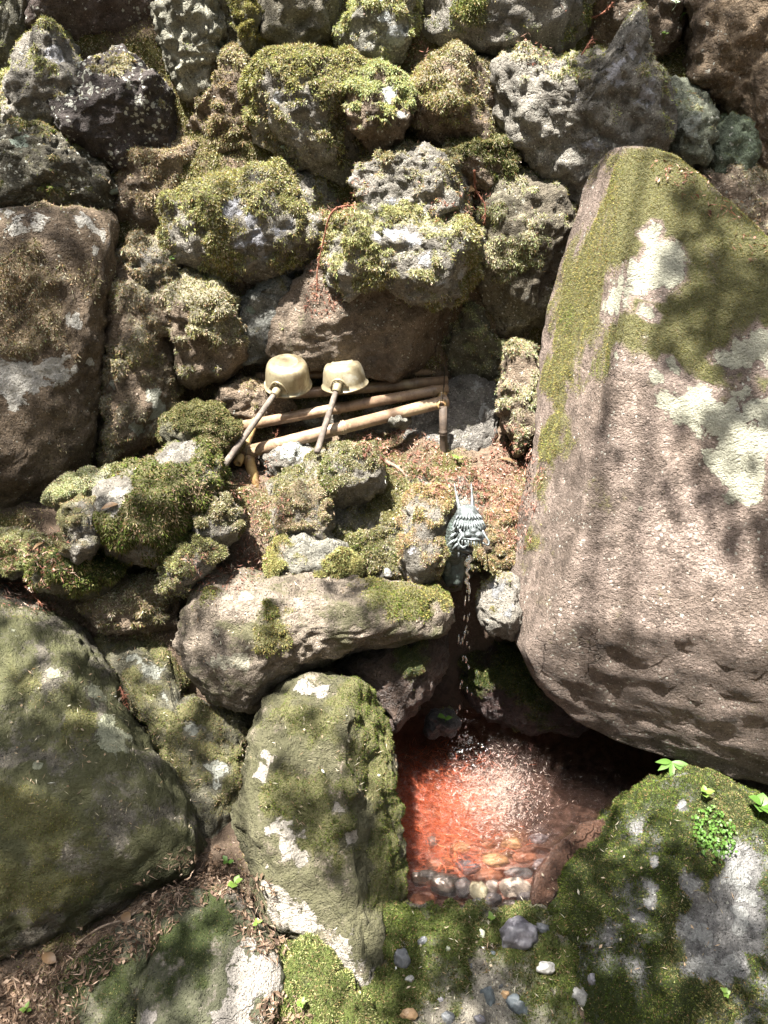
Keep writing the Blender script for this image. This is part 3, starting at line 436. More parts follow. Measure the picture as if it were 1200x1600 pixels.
# ------------------------------------------------------------------ the ground: one sheet from behind the viewer up the bank
WATER_Z = 0.10
def build_ground():
    prof = [(-60, -.2), (-12, -.1), (-3, -.02), (0, 0.0)]
    for py in [1600,1500,1400,1300,1150,1000,900,800,740,650,580,450,300,0,-200]:
        Y = Y0(py)+{650: .10, 580: .08, 740: .05}.get(py, 0); q = at(600, py, Y); prof.append((Y, q[2]))
    prof = [((y-.15*float(sstep(2.22, 2.4, y)), z) if y < 3 else (y, z)) for y, z in prof]
    prof += [(3.6, 3.0), (6, 3.8), (20, 6), (60, 9)]
    prof = np.array(prof); seg = np.hypot(*np.diff(prof, axis=0).T); s = np.concatenate([[0], np.cumsum(seg)])
    s0 = np.interp(.5, prof[:, 0], s); s1 = np.interp(2.95, prof[:, 0], s)
    ss = np.concatenate([s0-np.geomspace(40, .02, 22), np.arange(s0, s1, .015), s1+np.geomspace(.02, 40, 22)])
    xs = np.concatenate([-1.7-np.geomspace(40, .02, 20), np.arange(-1.7, 1.9, .015), 1.9+np.geomspace(.02, 40, 20)])
    yy = np.interp(ss, s, prof[:, 0]); zz = np.interp(ss, s, prof[:, 1])
    X, Yy = np.meshgrid(xs, yy); Z = np.repeat(zz[:, None], len(xs), 1)
    near = sstep(.3, .9, Yy)
    V = np.stack([X, Yy, Z], -1).reshape(-1, 3)
    n = (fbm(V*3, 4)*.05+fbm(V*14, 3)*.012).reshape(Z.shape)*near; Z = Z+n; Yy = Yy-n*.5*near
    # the pool basin
    ex = (X-.36)/.46; ey = (Yy-1.40)/.36; e = (np.abs(ex)**3+np.abs(ey)**3)**(1/3)
    floor = np.interp(Yy, [1.02, 1.12, 1.25, 1.5], [.075, .045, -.03, -.07])
    m = sstep(1.08, .88, e); Z = Z*(1-m)+np.minimum(Z, floor)*m
    V = np.stack([X, Yy, Z], -1).reshape(-1, 3); r, c = X.shape
    i = (np.arange(r-1)[:, None]*c+np.arange(c-1)[None, :]).ravel()
    F = np.concatenate([np.stack([i, i+1, i+c+1], 1), np.stack([i, i+c+1, i+c], 1)])
    N, fn = vnormals(V, F)
    ms = .34+.26*sstep(2.15, 2.3, V[:, 1])+.4*fbm(V*6+3, 4)+.1*noise(V*50)-2*m.ravel()
    red = m.ravel()*sstep(.42, .22, V[:, 0]-.35*(1.45-V[:, 1]))*sstep(.08, .03, V[:, 2])*sstep(1.72, 1.60, V[:, 1])*sstep(1.15, 1.24, V[:, 1])
    return V, F, N, fn, ms, m.ravel(), red
GV, GF, GN, GFN, GMS, GPOOL, GRED = build_ground()

# ------------------------------------------------------------------ what the eye meets at a photo pixel (to seat small things on the stones)
CELL = 5; ZW, ZH = 320, 400
zb_d = np.full(ZW*ZH, 1e9); zb_p = np.zeros((ZW*ZH, 3)); zb_n = np.zeros((ZW*ZH, 3))
def splat(V, N):
    px, py, dz = proj(V); ok = (dz > .2) & ((N*(CAM-V)).sum(1) > 0)
    ix = ((px+200)//CELL).astype(int); iy = ((py+200)//CELL).astype(int); ok &= (ix >= 0) & (ix < ZW) & (iy >= 0) & (iy < ZH)
    idx = np.where(ok)[0]; idx = idx[np.argsort(-dz[idx])]; key = iy[idx]*ZW+ix[idx]
    last = {}; kk = key[::-1]; _, first = np.unique(kk, return_index=True); sel = idx[::-1][first]; ks = kk[first]
    better = dz[sel] < zb_d[ks]; zb_d[ks[better]] = dz[sel][better]; zb_p[ks[better]] = V[sel][better]; zb_n[ks[better]] = N[sel][better]
for R_ in ROCKS: splat(R_['V'], R_['N'])
splat(GV, GN)
zz_ = np.where(zb_d > 1e8, 0, zb_d).reshape(ZH, ZW); zb_far = zz_.copy()
for dy in range(-4, 5):
    for dx in range(-4, 5): zb_far = np.maximum(zb_far, np.roll(np.roll(zz_, dy, 0), dx, 1))
zb_far = zb_far.ravel()
def hit(px, py):
    ix = int((px+200)//CELL); iy = int((py+200)//CELL); best = None
    for r in range(0, 6):
        c = [(zb_d[y*ZW+x], y*ZW+x) for y in range(max(0, iy-r), min(ZH, iy+r+1)) for x in range(max(0, ix-r), min(ZW, ix+r+1)) if zb_d[y*ZW+x] < 1e8]
        if c:
            d, k = min(c); dd = ray(px, py); t = ((zb_p[k]-CAM)@zb_n[k])/(dd@zb_n[k]) if abs(dd@zb_n[k]) > .15 else d
            if abs(t-d) > .05: t = d
            return CAM+dd*t, zb_n[k]
    return at(px, py, Y0(py)), np.array([0, -.5, .8])

# ------------------------------------------------------------------ link the stones and their moss
rng = np.random.default_rng(11); NBLADES = 0; KERB = None
for R_ in ROCKS:
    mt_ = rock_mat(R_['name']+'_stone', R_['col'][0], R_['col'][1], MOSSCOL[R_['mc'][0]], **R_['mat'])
    o = mesh_np(R_['name'], R_['V'], R_['F'], R_['c'], mt_, attrs={'moss': R_['ms'], 'lich_sun': R_['lich_sun']})
    tag(o, R_['label'], R_['cat'], R_['group'])
    if R_['name'] == 'pool_kerb': KERB = o
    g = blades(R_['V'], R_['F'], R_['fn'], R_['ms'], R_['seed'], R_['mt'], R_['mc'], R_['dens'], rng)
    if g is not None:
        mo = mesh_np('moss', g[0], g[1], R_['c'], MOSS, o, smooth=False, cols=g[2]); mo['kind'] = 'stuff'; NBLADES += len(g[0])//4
def ground_mat():
    s = NB('ground_soil'); v = s.n('ShaderNodeTexCoord').outputs['Object']
    n1 = s.noise(v, 6, 6, .65, .3); n2 = s.noise(v, 45, 5, .7); n3 = s.noise(v, 220, 3, .7)
    c = s.mix(s.ramp(n1, .35, .65), (.085,.060,.042), (.15,.11,.078)); c = s.mix(s.ramp(n2, .5, .7), c, (.05,.035,.025))
    c = s.mix(s.math('MULTIPLY', s.ramp(n3, .55, .7), .6), c, (.26,.20,.15))
    c = s.mix(s.attr('pool'), c, s.mix(s.ramp(n2, .4, .6), (.03,.02,.016), (.09,.06,.048)))  # dark wet floor, which also paints the shade beneath the boulder
    c = s.mix(s.math('MULTIPLY', s.attr('red'), .9), c, s.mix(s.ramp(s.noise(v, 60, 4, .7, 1.5), .42, .6), (.30,.10,.06), (.55,.38,.31)))
    mf = s.ramp(s.math('ADD', s.attr('moss'), s.math('MULTIPLY', s.math('SUBTRACT', n3, .5), .5)), .42, .62)
    c = s.mix(mf, c, s.mix(n3, (.05,.05,.015), (.12,.11,.035)))
    b = s.bump(s.math('ADD', n2, s.math('MULTIPLY', n3, .5)), .9, .015); s.bsdf(c, .9, .2, b.outputs[0]); return s.m
go = mesh_np('ground', GV, GF, (0, 0, 0), ground_mat(), attrs={'moss': GMS, 'pool': GPOOL, 'red': GRED}); tag(go, 'dark soil bank rising between the stones', None, None, 'structure')
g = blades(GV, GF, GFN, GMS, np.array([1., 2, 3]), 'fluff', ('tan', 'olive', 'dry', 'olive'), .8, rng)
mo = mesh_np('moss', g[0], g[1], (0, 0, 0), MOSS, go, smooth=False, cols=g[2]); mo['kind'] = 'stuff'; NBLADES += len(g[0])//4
print('blades', NBLADES, 'rocks', len(ROCKS), 'rock tris', sum(len(r['F']) for r in ROCKS)+len(GF))
# ------------------------------------------------------------------ shape helpers for the made things
def frame(d):
    d = d/np.linalg.norm(d); a = np.array([0, 0, 1.0]) if abs(d[2]) < .9 else np.array([1.0, 0, 0])
    u = np.cross(a, d); u /= np.linalg.norm(u); return u, np.cross(d, u), d
def rings(C, Rr, U, Wv, seg, cap=True):
    """skin a list of ring centres / radii / frames"""
    a = np.linspace(0, 2*pi, seg, endpoint=False); n = len(C)
    V = np.concatenate([C[i]+Rr[i]*(np.cos(a)[:, None]*U[i]+np.sin(a)[:, None]*Wv[i]) for i in range(n)])
    F = []
    for i in range(n-1):
        j = np.arange(seg); k = (j+1) % seg; p = i*seg
        F.append(np.stack([p+j, p+k, p+seg+k], 1)); F.append(np.stack([p+j, p+seg+k, p+seg+j], 1))
    if cap:
        V = np.concatenate([V, [C[0]], [C[-1]]]); j = np.arange(seg); k = (j+1) % seg; m = n*seg
        F.append(np.stack([np.full(seg, m), k, j], 1)); F.append(np.stack([np.full(seg, m+1), (n-1)*seg+j, (n-1)*seg+k], 1))
    return V, np.concatenate(F)
def lathe(A, d, prof, seg=24):
    """prof: (distance along d, radius)"""
    A = np.asarray(A, float); u, v, d = frame(np.asarray(d, float)); n = len(prof)
    return rings([A+d*t for t, r in prof], [r for t, r in prof], [u]*n, [v]*n, seg)
def tube(P, r, seg=8):
    P = np.asarray(P, float); n = len(P); r = np.broadcast_to(r, n) if np.ndim(r) else np.full(n, r)
    T = np.gradient(P, axis=0); u, v, _ = frame(T[0]); U, W = [], []
    for i in range(n):
        t = T[i]/np.linalg.norm(T[i]); u = u-t*(u@t); u /= np.linalg.norm(u); U.append(u); W.append(np.cross(t, u))
    return rings(list(P), list(r), U, W, seg)
def curve(P, n):
    """smooth Catmull-Rom through control points"""
    P = np.asarray(P, float); Q = np.concatenate([[2*P[0]-P[1]], P, [2*P[-1]-P[-2]]]); out = []
    for t in np.linspace(0, len(P)-1-1e-6, n):
        i = int(t); f = t-i; a, b, c, d = Q[i:i+4]
        out.append(.5*((2*b)+(c-a)*f+(2*a-5*b+4*c-d)*f*f+(3*b-a-3*c+d)*f**3))
    return np.array(out)
def ell(c, r, sub=3, ax=None, nz=0.0, sd=0):
    D, F = ico(sub); V = D*np.asarray(r, float)
    if nz: V = V*(1+nz*fbm(D*1.6+sd*7.7, 3))[:, None]
    if ax is not None: V = V@np.asarray(ax)
    return V+np.asarray(c, float), F
def join(parts):
    Vs, Fs, n = [], [], 0
    for V, F in parts: Vs.append(V); Fs.append(F+n); n += len(V)
    return np.concatenate(Vs), np.concatenate(Fs)
def empty(name, loc):
    o = bpy.data.objects.new(name, None); o.empty_display_size = .02; COL.objects.link(o); o.location = loc; return o

# ------------------------------------------------------------------ bamboo rack
BAMBOO = simple_mat('bamboo_brown', (.27,.185,.12), (.17,.11,.072), 30, .38, .5, bump=.15, stretch=(1, 1, 1), wear=(.32,.24,.15))
BAMBOO2 = simple_mat('bamboo_straw', (.42,.29,.13), (.30,.19,.08), 40, .45, .45, bump=.2, wear=(.24,.14,.07))
BDK = simple_mat('bamboo_dark', (.085,.062,.045), (.05,.037,.028), 40, .7, .3, bump=.4)
WIRE = simple_mat('wire_dark', (.03,.025,.02), (.05,.04,.03), 60, .5, .4, metal=.6)
rk = empty('bamboo_rack', at(540, 740, 1.98)); tag(rk, 'four rail bamboo rack holding the two ladles', 'rack')
def bamboo(name, A, B, r, nodes, mat, parent, hollow_a=True, hollow_b=True):
    L = np.linalg.norm(B-A); pr = []
    if hollow_a: pr += [(.03, r*.5), (.0, r*.55), (-.0005, r*.62)]
    pr += [(0, r*.97)]
    for k in nodes:
        t = k*L; pr += [(t-.012, r*.97), (t-.005, r*1.0), (t-.002, r*1.2), (t, r*.94), (t+.003, r*1.17), (t+.008, r*.97)]
    pr += [(L, r*.95)]
    if hollow_b: pr += [(L+.0005, r*.6), (L, r*.52), (L-.03, r*.48)]
    V, F = lathe(A, B-A, pr, 18); V = V+.0012*fbm(V*30, 2)[:, None]
    return mesh_np(name, V, F, A, mat, parent)
bamboo('rail', at(400, 588, 2.20), at(698, 580, 2.24), .0125, (.06, .52), BAMBOO, rk)
bamboo('rail', at(384, 622, 2.12), at(699, 595, 2.20), .016, (.07, .84), BAMBOO, rk)
bamboo('rail', at(370, 667, 2.02), at(699, 607, 2.14), .016, (.47, .93), BAMBOO, rk)
bamboo('rail', at(366, 712, 1.93), at(699, 626, 2.08), .0185, (.5, .985), BAMBOO, rk)
bamboo('crossbar', at(371, 724, 1.90), at(424, 598, 2.20), .0125, (.5,), BAMBOO2, rk)
bamboo('crossbar', at(690, 634, 2.045), at(694, 592, 2.27), .0135, (.5,), BAMBOO2, rk)
lp0, lp1 = at(388, 716, 1.93), at(403, 766, 1.875); bamboo('leg', lp0+(lp0-lp1)*.15, lp1, .0145, (.18,), BAMBOO2, rk, False, True)
bamboo('leg', at(404, 632, 2.16), at(395, 700, 2.10), .0125, (.3,), BAMBOO2, rk, False, True)
bamboo('leg', at(692, 636, 2.03), at(694, 748, 2.02), .0115, (.35, .8), BDK, rk, False, True)  # dark leg added where the crossbar casts its shadow band
def wire(a, b, sag):
    m = (a+b)/2+np.array([0, -.012, sag]); V, F = tube(curve([a, m, b], 14), .0011, 6); return mesh_np('wire_tie', V, F, a, WIRE, rk)
for (x0, y0, ya, x1, y1, yb, sg) in [(690,612,2.03,686,642,2.03,0),(694,590,2.10,690,634,2.04,0),(386,700,1.905,382,728,1.90,0),(408,576,2.17,412,600,2.15,0),(379,655,1.99,376,680,1.98,0),(694,573,2.2,694,605,2.1,0)]:
    wire(at(x0, y0, ya), at(x1, y1, yb), sg)

# ------------------------------------------------------------------ the two ladles
BRASS = simple_mat('ladle_metal', (.34,.295,.195), (.20,.16,.095), 16, .40, .5, metal=.35, bump=.25, wear=(.40,.375,.30))
HANDLE = simple_mat('ladle_wood', (.12,.098,.080), (.075,.06,.05), 50, .75, .3, bump=.5, stretch=(1, 1, 1), wear=(.16,.135,.11))
def ladle(label, rim, axis, r, h, taper, ha, hb):
    root = empty('ladle', rim); tag(root, label, 'ladle', 'ladles on the bamboo rack')
    a = np.asarray(axis, float); a /= np.linalg.norm(a); rt = r*taper
    pr = [(h*.90, .002), (h*.90, rt*.8), (h*.80, rt*.93), (.004, r*.955), (0, r*.96), (-.001, r*1.055), (.0015, r*1.075), (.0035, r*1.05), (.005, r*.985), (h*.25, r*(1-.25*(1-taper))), (h*.62, r*(1-.62*(1-taper))), (h*.82, rt*.985), (h*.92, rt*.92), (h*.975, rt*.80), (h*.985, rt*.60), (h*1.03, rt*.57), (h*1.035, rt*.53), (h*1.02, rt*.48), (h*1.02, rt*.2), (h*1.022, .001)]
    V, F = lathe(rim, a, pr, 48); V = V+(.0008*fbm(V*25, 3))[:, None]
    mesh_np('cup', V, F, rim, BRASS, root)
    d = hb-ha; L = np.linalg.norm(d); d /= L
    V, F = lathe(ha, d, [(-.004, .008), (0, .0115), (.004, .0128), (.018, .0122), (.022, .0112), (.0225, .0095)], 18)
    sk = mesh_np('socket', V, F, ha, BRASS, root)
    V, F = lathe(ha, d, [(.010, .008), (.03, .0082), (L*.5, .0086), (L*.9, .0090), (L-.004, .0090), (L, .0078)], 14)
    V = V+.0009*fbm(V*np.array([40, 40, 40]), 2)[:, None]; mesh_np('handle', V, F, ha, HANDLE, root)
    # bracket: a strap bent round the socket, riveted to the cup
    c0 = rim+a*h*.33; out = ha-c0; out -= a*(out@a); out /= np.linalg.norm(out); sd = np.cross(a, out)
    pts = [c0+out*(r*.93)+sd*r*.40-a*h*.12, c0+out*(r*1.0)+sd*r*.22+a*h*.2, c0+out*(r*1.02)+a*h*.30, c0+out*(r*1.0)-sd*r*.22+a*h*.2, c0+out*(r*.93)-sd*r*.40-a*h*.12]
    V, F = tube(curve(pts, 16), .0032, 8); mesh_np('bracket', V, F, c0, BRASS, root)
    for (k, q) in ((.30, .14), (-.30, .14), (0, .16)):
        V, F = ell(c0+out*r*.985+sd*r*k*.6+a*h*q, (.0045, .0045, .0045), 2); mesh_np('rivet', V, F, c0, BRASS, root)
    return root
ladle('domed brass coloured ladle with long grey handle, left on the rack', at(450, 601, 2.085), (.03, -.30, .95), .0645, .074, .90, at(434, 609, 2.02), at(337, 746, 1.79))
ladle('flat based brass coloured ladle with short handle, right on the rack', at(539, 601, 2.105), (-.10, -.10, 1), .0645, .066, .84, at(528, 602, 2.035), at(495, 708, 1.89))

# ------------------------------------------------------------------ the bronze dragon spout
def patina(name, ca, cb, wear, rough=.45, metal=.5):
    return simple_mat(name, ca, cb, 90, rough, .5, metal=metal, bump=.5, bd=.0015, wear=wear)
BRONZE = patina('bronze_grey', (.17,.19,.19), (.07,.08,.08), (.30,.34,.34)); BDARK = patina('bronze_black', (.035,.04,.04), (.02,.02,.02), (.06,.07,.07)); VERDI = patina('bronze_verdigris', (.06,.075,.066), (.03,.034,.03), (.085,.115,.102), .6, .2)
DY = 1.60; D0 = at(730, 825, DY); DS = ((D0-CAM)@FWD)/FPX*.92
dn = CAM-D0; dn[2] *= .75; dn /= np.linalg.norm(dn); a_ = radians(7); dn = np.array([dn[0]*cos(a_)-dn[1]*sin(a_), dn[0]*sin(a_)+dn[1]*cos(a_), dn[2]])
du = np.cross([0, 0, 1.0], dn); du /= np.linalg.norm(du); dv = np.cross(dn, du); DAX = np.stack([du, dv, dn])
def L3(x, y, z): return D0+DS*(np.array([x, y, z], float)@DAX)
def dell(x, y, z, rx, ry, rz, sub=3, nz=0.0): return ell(L3(x, y, z), np.array([rx, ry, rz])*DS, sub, DAX, nz, x)
def dcone(pts, r0, r1, seg=8, n=10):
    P = curve([L3(*q) for q in pts], n); return tube(P, np.linspace(r0, r1, n)*DS, seg)
dr = empty('dragon_spout', L3(-22, -118, -20)); tag(dr, 'weathered bronze dragon head spout with two horns pouring water', 'statue')
def dpart(name, shape, mat, parent=dr): return mesh_np(name, shape[0], shape[1], shape[0].mean(0), mat, parent)
# neck with rows of scales
P = curve([L3(-2, 14, -18), L3(-12, -2, -22), L3(-18, -22, -26), L3(-21, -40, -34), L3(-20, -54, -52), L3(-16, -66, -90)], 90)
rr = np.interp(np.linspace(0, 1, 90), [0, .2, .45, .7, 1], [18, 18, 17, 17, 20])*DS
V, F = tube(P, rr, 40); k = np.arange(90*40); i_, j_ = k//40, k % 40
sc = ((i_/4.0+.5*((j_//4) % 2)) % 1.0); ctr = np.repeat(P, 40, 0); body = V[:3600]-ctr
V[:3600] = ctr+body*(1+.10*(1-sc)*(np.abs(((j_ % 4)-1.5)/1.5) < 1.1))[:, None]
dpart('neck', (V, F), VERDI)
dpart('pipe_collar', join([dell(-18, -84, -62, 20, 30, 18, 3, .3), dell(-30, -66, -46, 9, 22, 10, 3, .3)]), VERDI)
# head
dpart('cranium', join([dell(0, 20, -2, 21, 20, 24, 4, .1), dell(-12, 6, 2, 12, 14, 18, 3), dell(13, 6, 2, 12, 14, 18, 3)]), BRONZE)
sn = dpart('snout', join([dell(6, -6, 22, 14, 10, 18, 4, .06), dell(6, -1, 34, 7, 6, 8, 3), dell(-3, -7, 36, 6.5, 5.5, 6, 3), dell(15, -7, 36, 6.5, 5.5, 6, 3), dell(6, -15, 26, 19, 5, 16, 3, .15), dell(-10, -11, 22, 8, 8, 10, 3), dell(21, -11, 20, 7, 8, 10, 3)]), BRONZE)
for x in (-3, 15): dpart('nostril', dell(x, -8.5, 40.5, 2.6, 2.4, 2.2, 2), BDARK, sn)
for x in (-9, 17):
    dpart('eye_socket', dell(x, 1, 19, 12, 7, 6, 2), BDARK)
    dpart('eye', dell(x, 3, 24, 3.2, 3.0, 2.6, 2), BRONZE)
for t in np.linspace(-1, 1, 13):
    x = 24*t+1; y = 9-7*t*t*0-4*cos(t*1.4); z = 26-14*t*t
    dpart('brow_spike', dcone([(x*.8, y+9, z-6), (x, y+2, z+5), (x*1.2, y-6-3.5*abs(sin(9*t+1)), z+5)], 3.4, .9, 6, 8), BRONZE)
for t in np.linspace(-1, 1, 9):
    x = 20*t+1; dpart('brow_spike', dcone([(x*.7, 24, 16-8*t*t), (x, 20, 24-9*t*t), (x*1.15, 14, 24-10*t*t)], 3.2, .5, 6, 8), BRONZE)
for k in range(4):
    y = 10-12*k; x0 = -19-2.4*k; dpart('mane_spike', dcone([(x0+6, y+6, 2-2*k), (x0-3, y, 6-2*k), (x0-8, y-6, 3-2*k)], 4.2, .5, 6, 8), BRONZE)
    dpart('mane_spike', dcone([(x0+12, y+1, 10-2*k), (x0+5, y-5, 12-2*k), (x0, y-11, 9-2*k)], 3.8, .5, 6, 8), BRONZE)
dpart('horn', dcone([(-12, 30, -4), (-16, 48, -10), (-21, 75, -18)], 4.6, .8, 10, 14), BRONZE); dpart('horn', dcone([(9, 32, -4), (9, 50, -10), (8, 76, -18)], 4.6, .8, 10, 14), BRONZE)
dpart('whisker', dcone([(-19, 6, 18), (-14, -3, 26), (-12, -10, 30), (-18, -20, 32), (-12, -28, 34), (-4, -25, 36), (-5, -20, 36)], 2.3, 1.4, 8, 30), BRONZE)
dpart('whisker', dcone([(22, 2, 18), (26, -8, 26), (33, -20, 30), (30, -25, 32), (22, -21, 34)], 2.3, 1.3, 8, 24), BRONZE)
for t in np.linspace(-1, 1, 8):
    x = 5+16*t; dpart('tooth', dcone([(x, -17, 38-10*t*t), (x*1.02, -21, 40-10*t*t), (x*1.04, -26-2*abs(t), 39-10*t*t)], 2.4, .5, 6, 6), BRONZE)
dpart('lower_jaw', join([dell(-4, -34, 14, 14, 8, 18, 3, .15), dell(-6, -42, 10, 11, 6, 12, 3, .2)]), BDARK)
for t in np.linspace(-1, 1, 5): dpart('beard_spike', dcone([(-5+10*t, -40, 16), (-5+11*t, -46, 18), (-5+12*t, -51, 15)], 3, .6, 6, 6), BDARK)

# ------------------------------------------------------------------ water: the pool and the falling stream
def water_mat(name, tint, bump=1.0, clear=.0):
    s = NB(name); v = s.n('ShaderNodeTexCoord').outputs['Object']
    h = s.math('ADD', s.noise(v, 38, 4, .6, 1.2), s.math('MULTIPLY', s.noise(v, 110, 3, .6, .8), .35)); b = s.bump(h, bump, .009)
    g = s.n('ShaderNodeBsdfGlossy'); g.inputs['Roughness'].default_value = .04; s.l(b.outputs[0], g.inputs['Normal'])
    t = s.n('ShaderNodeBsdfTransparent'); t.inputs[0].default_value = (*tint, 1)
    f = s.n('ShaderNodeFresnel'); f.inputs['IOR'].default_value = 1.33; s.l(b.outputs[0], f.inputs['Normal'])
    m = s.n('ShaderNodeMixShader'); s.l(s.math('ADD', f.outputs[0], clear), m.inputs[0]); s.l(t.outputs[0], m.inputs[1]); s.l(g.outputs[0], m.inputs[2])
    rf = s.n('ShaderNodeBsdfRefraction'); rf.inputs['IOR'].default_value = 1.25; rf.inputs['Roughness'].default_value = 0.0; rf.inputs[0].default_value = (*tint, 1); s.l(b.outputs[0], rf.inputs['Normal'])
    m2 = s.n('ShaderNodeMixShader'); m2.inputs[0].default_value = .35; s.l(t.outputs[0], m2.inputs[1]); s.l(rf.outputs[0], m2.inputs[2]); s.l(m2.outputs[0], m.inputs[1])
    s.l(m.outputs[0], s.out.inputs[0]); return s.m
d_ = ray(722, 1158); IMP = CAM+d_*((WATER_Z-CAM[2])/d_[2])
xs = np.arange(-.12, .98, .0045); ys = np.arange(1.00, 1.90, .0045); X, Yy = np.meshgrid(xs, ys)
rr = np.hypot(X-IMP[0], Yy-IMP[1]); PV = np.stack([X, Yy, np.full_like(X, WATER_Z)], -1).reshape(-1, 3)
PV[:, 2] += (.0016*np.sin(rr*290+fbm(PV*np.array([14, 14, 1])+4, 2).reshape(rr.shape)*5)*np.exp(-rr*2.0)).ravel()+(.0052*np.sin(rr*150+fbm(PV*np.array([9, 9, 1]), 2).reshape(rr.shape)*3)*np.exp(-rr*1.3)).ravel()+.0034*fbm(PV*np.array([26, 40, 1]), 3)*np.exp(-rr.ravel()*1.5)+.004*np.exp(-(rr.ravel()/.03)**2)
r_, c_ = X.shape; i = (np.arange(r_-1)[:, None]*c_+np.arange(c_-1)).ravel()
tag(mesh_np('pool_water', PV, np.concatenate([np.stack([i, i+1, i+c_+1], 1), np.stack([i, i+c_+1, i+c_], 1)]), (0, 0, 0), water_mat('pool_water', (.93,.84,.80))), 'clear rippled water in the small rock pool', None, None, 'structure')
STREAM = water_mat('stream_water', (.98,.99,1.0), .4, .5)
st = empty('water_stream', IMP); tag(st, 'thin stream of water falling from the dragon mouth into the pool', 'water')
m0 = L3(-1, -44, 26); m0 = np.array([IMP[0]+.004, IMP[1]-.0, m0[2]]) if False else m0
tops = np.linspace(0, 1, 90); zt = m0[2]; 
def fall(t): return np.array([m0[0]+(IMP[0]-m0[0])*t, m0[1]+(IMP[1]-m0[1])*t, zt+(WATER_Z-zt)*t])
P = np.array([fall(t*.15) for t in tops])+np.stack([.003*np.sin(tops*22), .002*np.cos(tops*17), 0*tops], 1)
V, F = tube(P, .0060*(1-.45*tops)*(1+.28*np.sin(tops*9)), 12); mesh_np('stream', V, F, m0, STREAM, st)
rd = random.Random(4)
for k in range(40):
    t = rd.choice((.2, .3, .42, .55, .68, .8, .92))+rd.gauss(0, .035); w_ = .003+.009*t; c = fall(t)+np.array([rd.gauss(0, w_), rd.gauss(0, w_*.6), 0]); r = rd.uniform(.0012, .0036)
    V, F = ell(c, (r, r, r*rd.uniform(1.8, 4.5)), 3, None, .35, k); mesh_np('droplet', V, F, c, STREAM, st)
for k in range(22):
    a = rd.uniform(0, 2*pi); q = abs(rd.gauss(0, .03)); c = IMP+np.array([q*cos(a), q*sin(a), abs(rd.gauss(0, .018))+.002]); r = rd.uniform(.0010, .0028)
    V, F = ell(c, (r, r, r*1.3), 2); mesh_np('droplet', V, F, c, STREAM, st)

# froth round the place where the stream lands
rf_ = np.random.default_rng(8); fs = []
for k in range(150):
    a = rf_.uniform(0, 2*pi); q = abs(rf_.normal(0, .022))+.003; c = IMP+np.array([q*cos(a)*1.1+.35*q, q*sin(a)-.5*q, rf_.uniform(-.001, .003)]); r0 = rf_.uniform(.0005, .0017)
    fs.append(ell(c, (r0, r0, r0*.7), 2))
FOAM = NB('foam'); FOAM.bsdf((.80, .80, .78), .25, .6); V, F = join(fs); tag(mesh_np('foam', V, F, IMP, FOAM.m), 'white froth where the falling water strikes the pool', 'foam', None, 'stuff')
# red roots under the water, and white ribbons painting sun glints
rn = np.random.default_rng(5)
def blade_mesh(paths, widths, cols):
    """flat ribbons along point lists"""
    Vs, Fs, Cs, n = [], [], [], 0
    for P, wd, c in zip(paths, widths, cols):
        T = np.gradient(P, axis=0); S = np.cross(T, [0, 0, 1.0])+1e-9; S /= np.linalg.norm(S, axis=1)[:, None]; m = len(P)
        tp = wd*np.sin(np.linspace(.25, pi-.1, m))[:, None]*.5; Vs.append(np.stack([P-S*tp, P+S*tp], 1).reshape(-1, 3))
        k = np.arange(m-1)*2+n; Fs.append(np.concatenate([np.stack([k, k+1, k+3], 1), np.stack([k, k+3, k+2], 1)])); Cs.append(np.tile(c, (2*m, 1))); n += 2*m
    return np.concatenate(Vs), np.concatenate(Fs), np.concatenate(Cs)
def wpt(px, py, z):
    d = ray(px, py); return CAM+d*((z-CAM[2])/d[2])
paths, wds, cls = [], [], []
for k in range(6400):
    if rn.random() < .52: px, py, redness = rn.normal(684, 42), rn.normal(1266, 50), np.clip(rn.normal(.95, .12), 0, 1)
    else: px, py, redness = rn.normal(768, 36), rn.normal(1240, 32), np.clip(rn.normal(.12, .18), 0, 1)  # white ribbons painting caustics and glints on the water
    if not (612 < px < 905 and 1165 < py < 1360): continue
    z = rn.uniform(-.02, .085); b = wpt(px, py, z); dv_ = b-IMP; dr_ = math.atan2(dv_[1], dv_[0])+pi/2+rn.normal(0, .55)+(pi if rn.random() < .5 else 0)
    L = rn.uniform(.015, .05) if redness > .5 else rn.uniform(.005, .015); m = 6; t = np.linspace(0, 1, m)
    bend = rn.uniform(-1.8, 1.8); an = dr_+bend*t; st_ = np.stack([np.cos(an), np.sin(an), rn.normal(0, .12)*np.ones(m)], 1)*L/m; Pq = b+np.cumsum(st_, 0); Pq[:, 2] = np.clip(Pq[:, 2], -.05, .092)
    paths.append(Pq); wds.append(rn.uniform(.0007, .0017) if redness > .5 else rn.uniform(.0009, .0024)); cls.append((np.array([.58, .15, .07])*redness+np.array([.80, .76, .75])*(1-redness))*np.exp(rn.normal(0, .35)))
V, F, C = blade_mesh(paths, wds, cls); ro = mesh_np('roots_and_glints', V, F, (0, 0, 0), MOSS, None, False, None, np.clip(C, 0, .8)); tag(ro, 'tangled orange red roots and painted white glint ribbons under the pool water', 'roots', None, 'stuff')

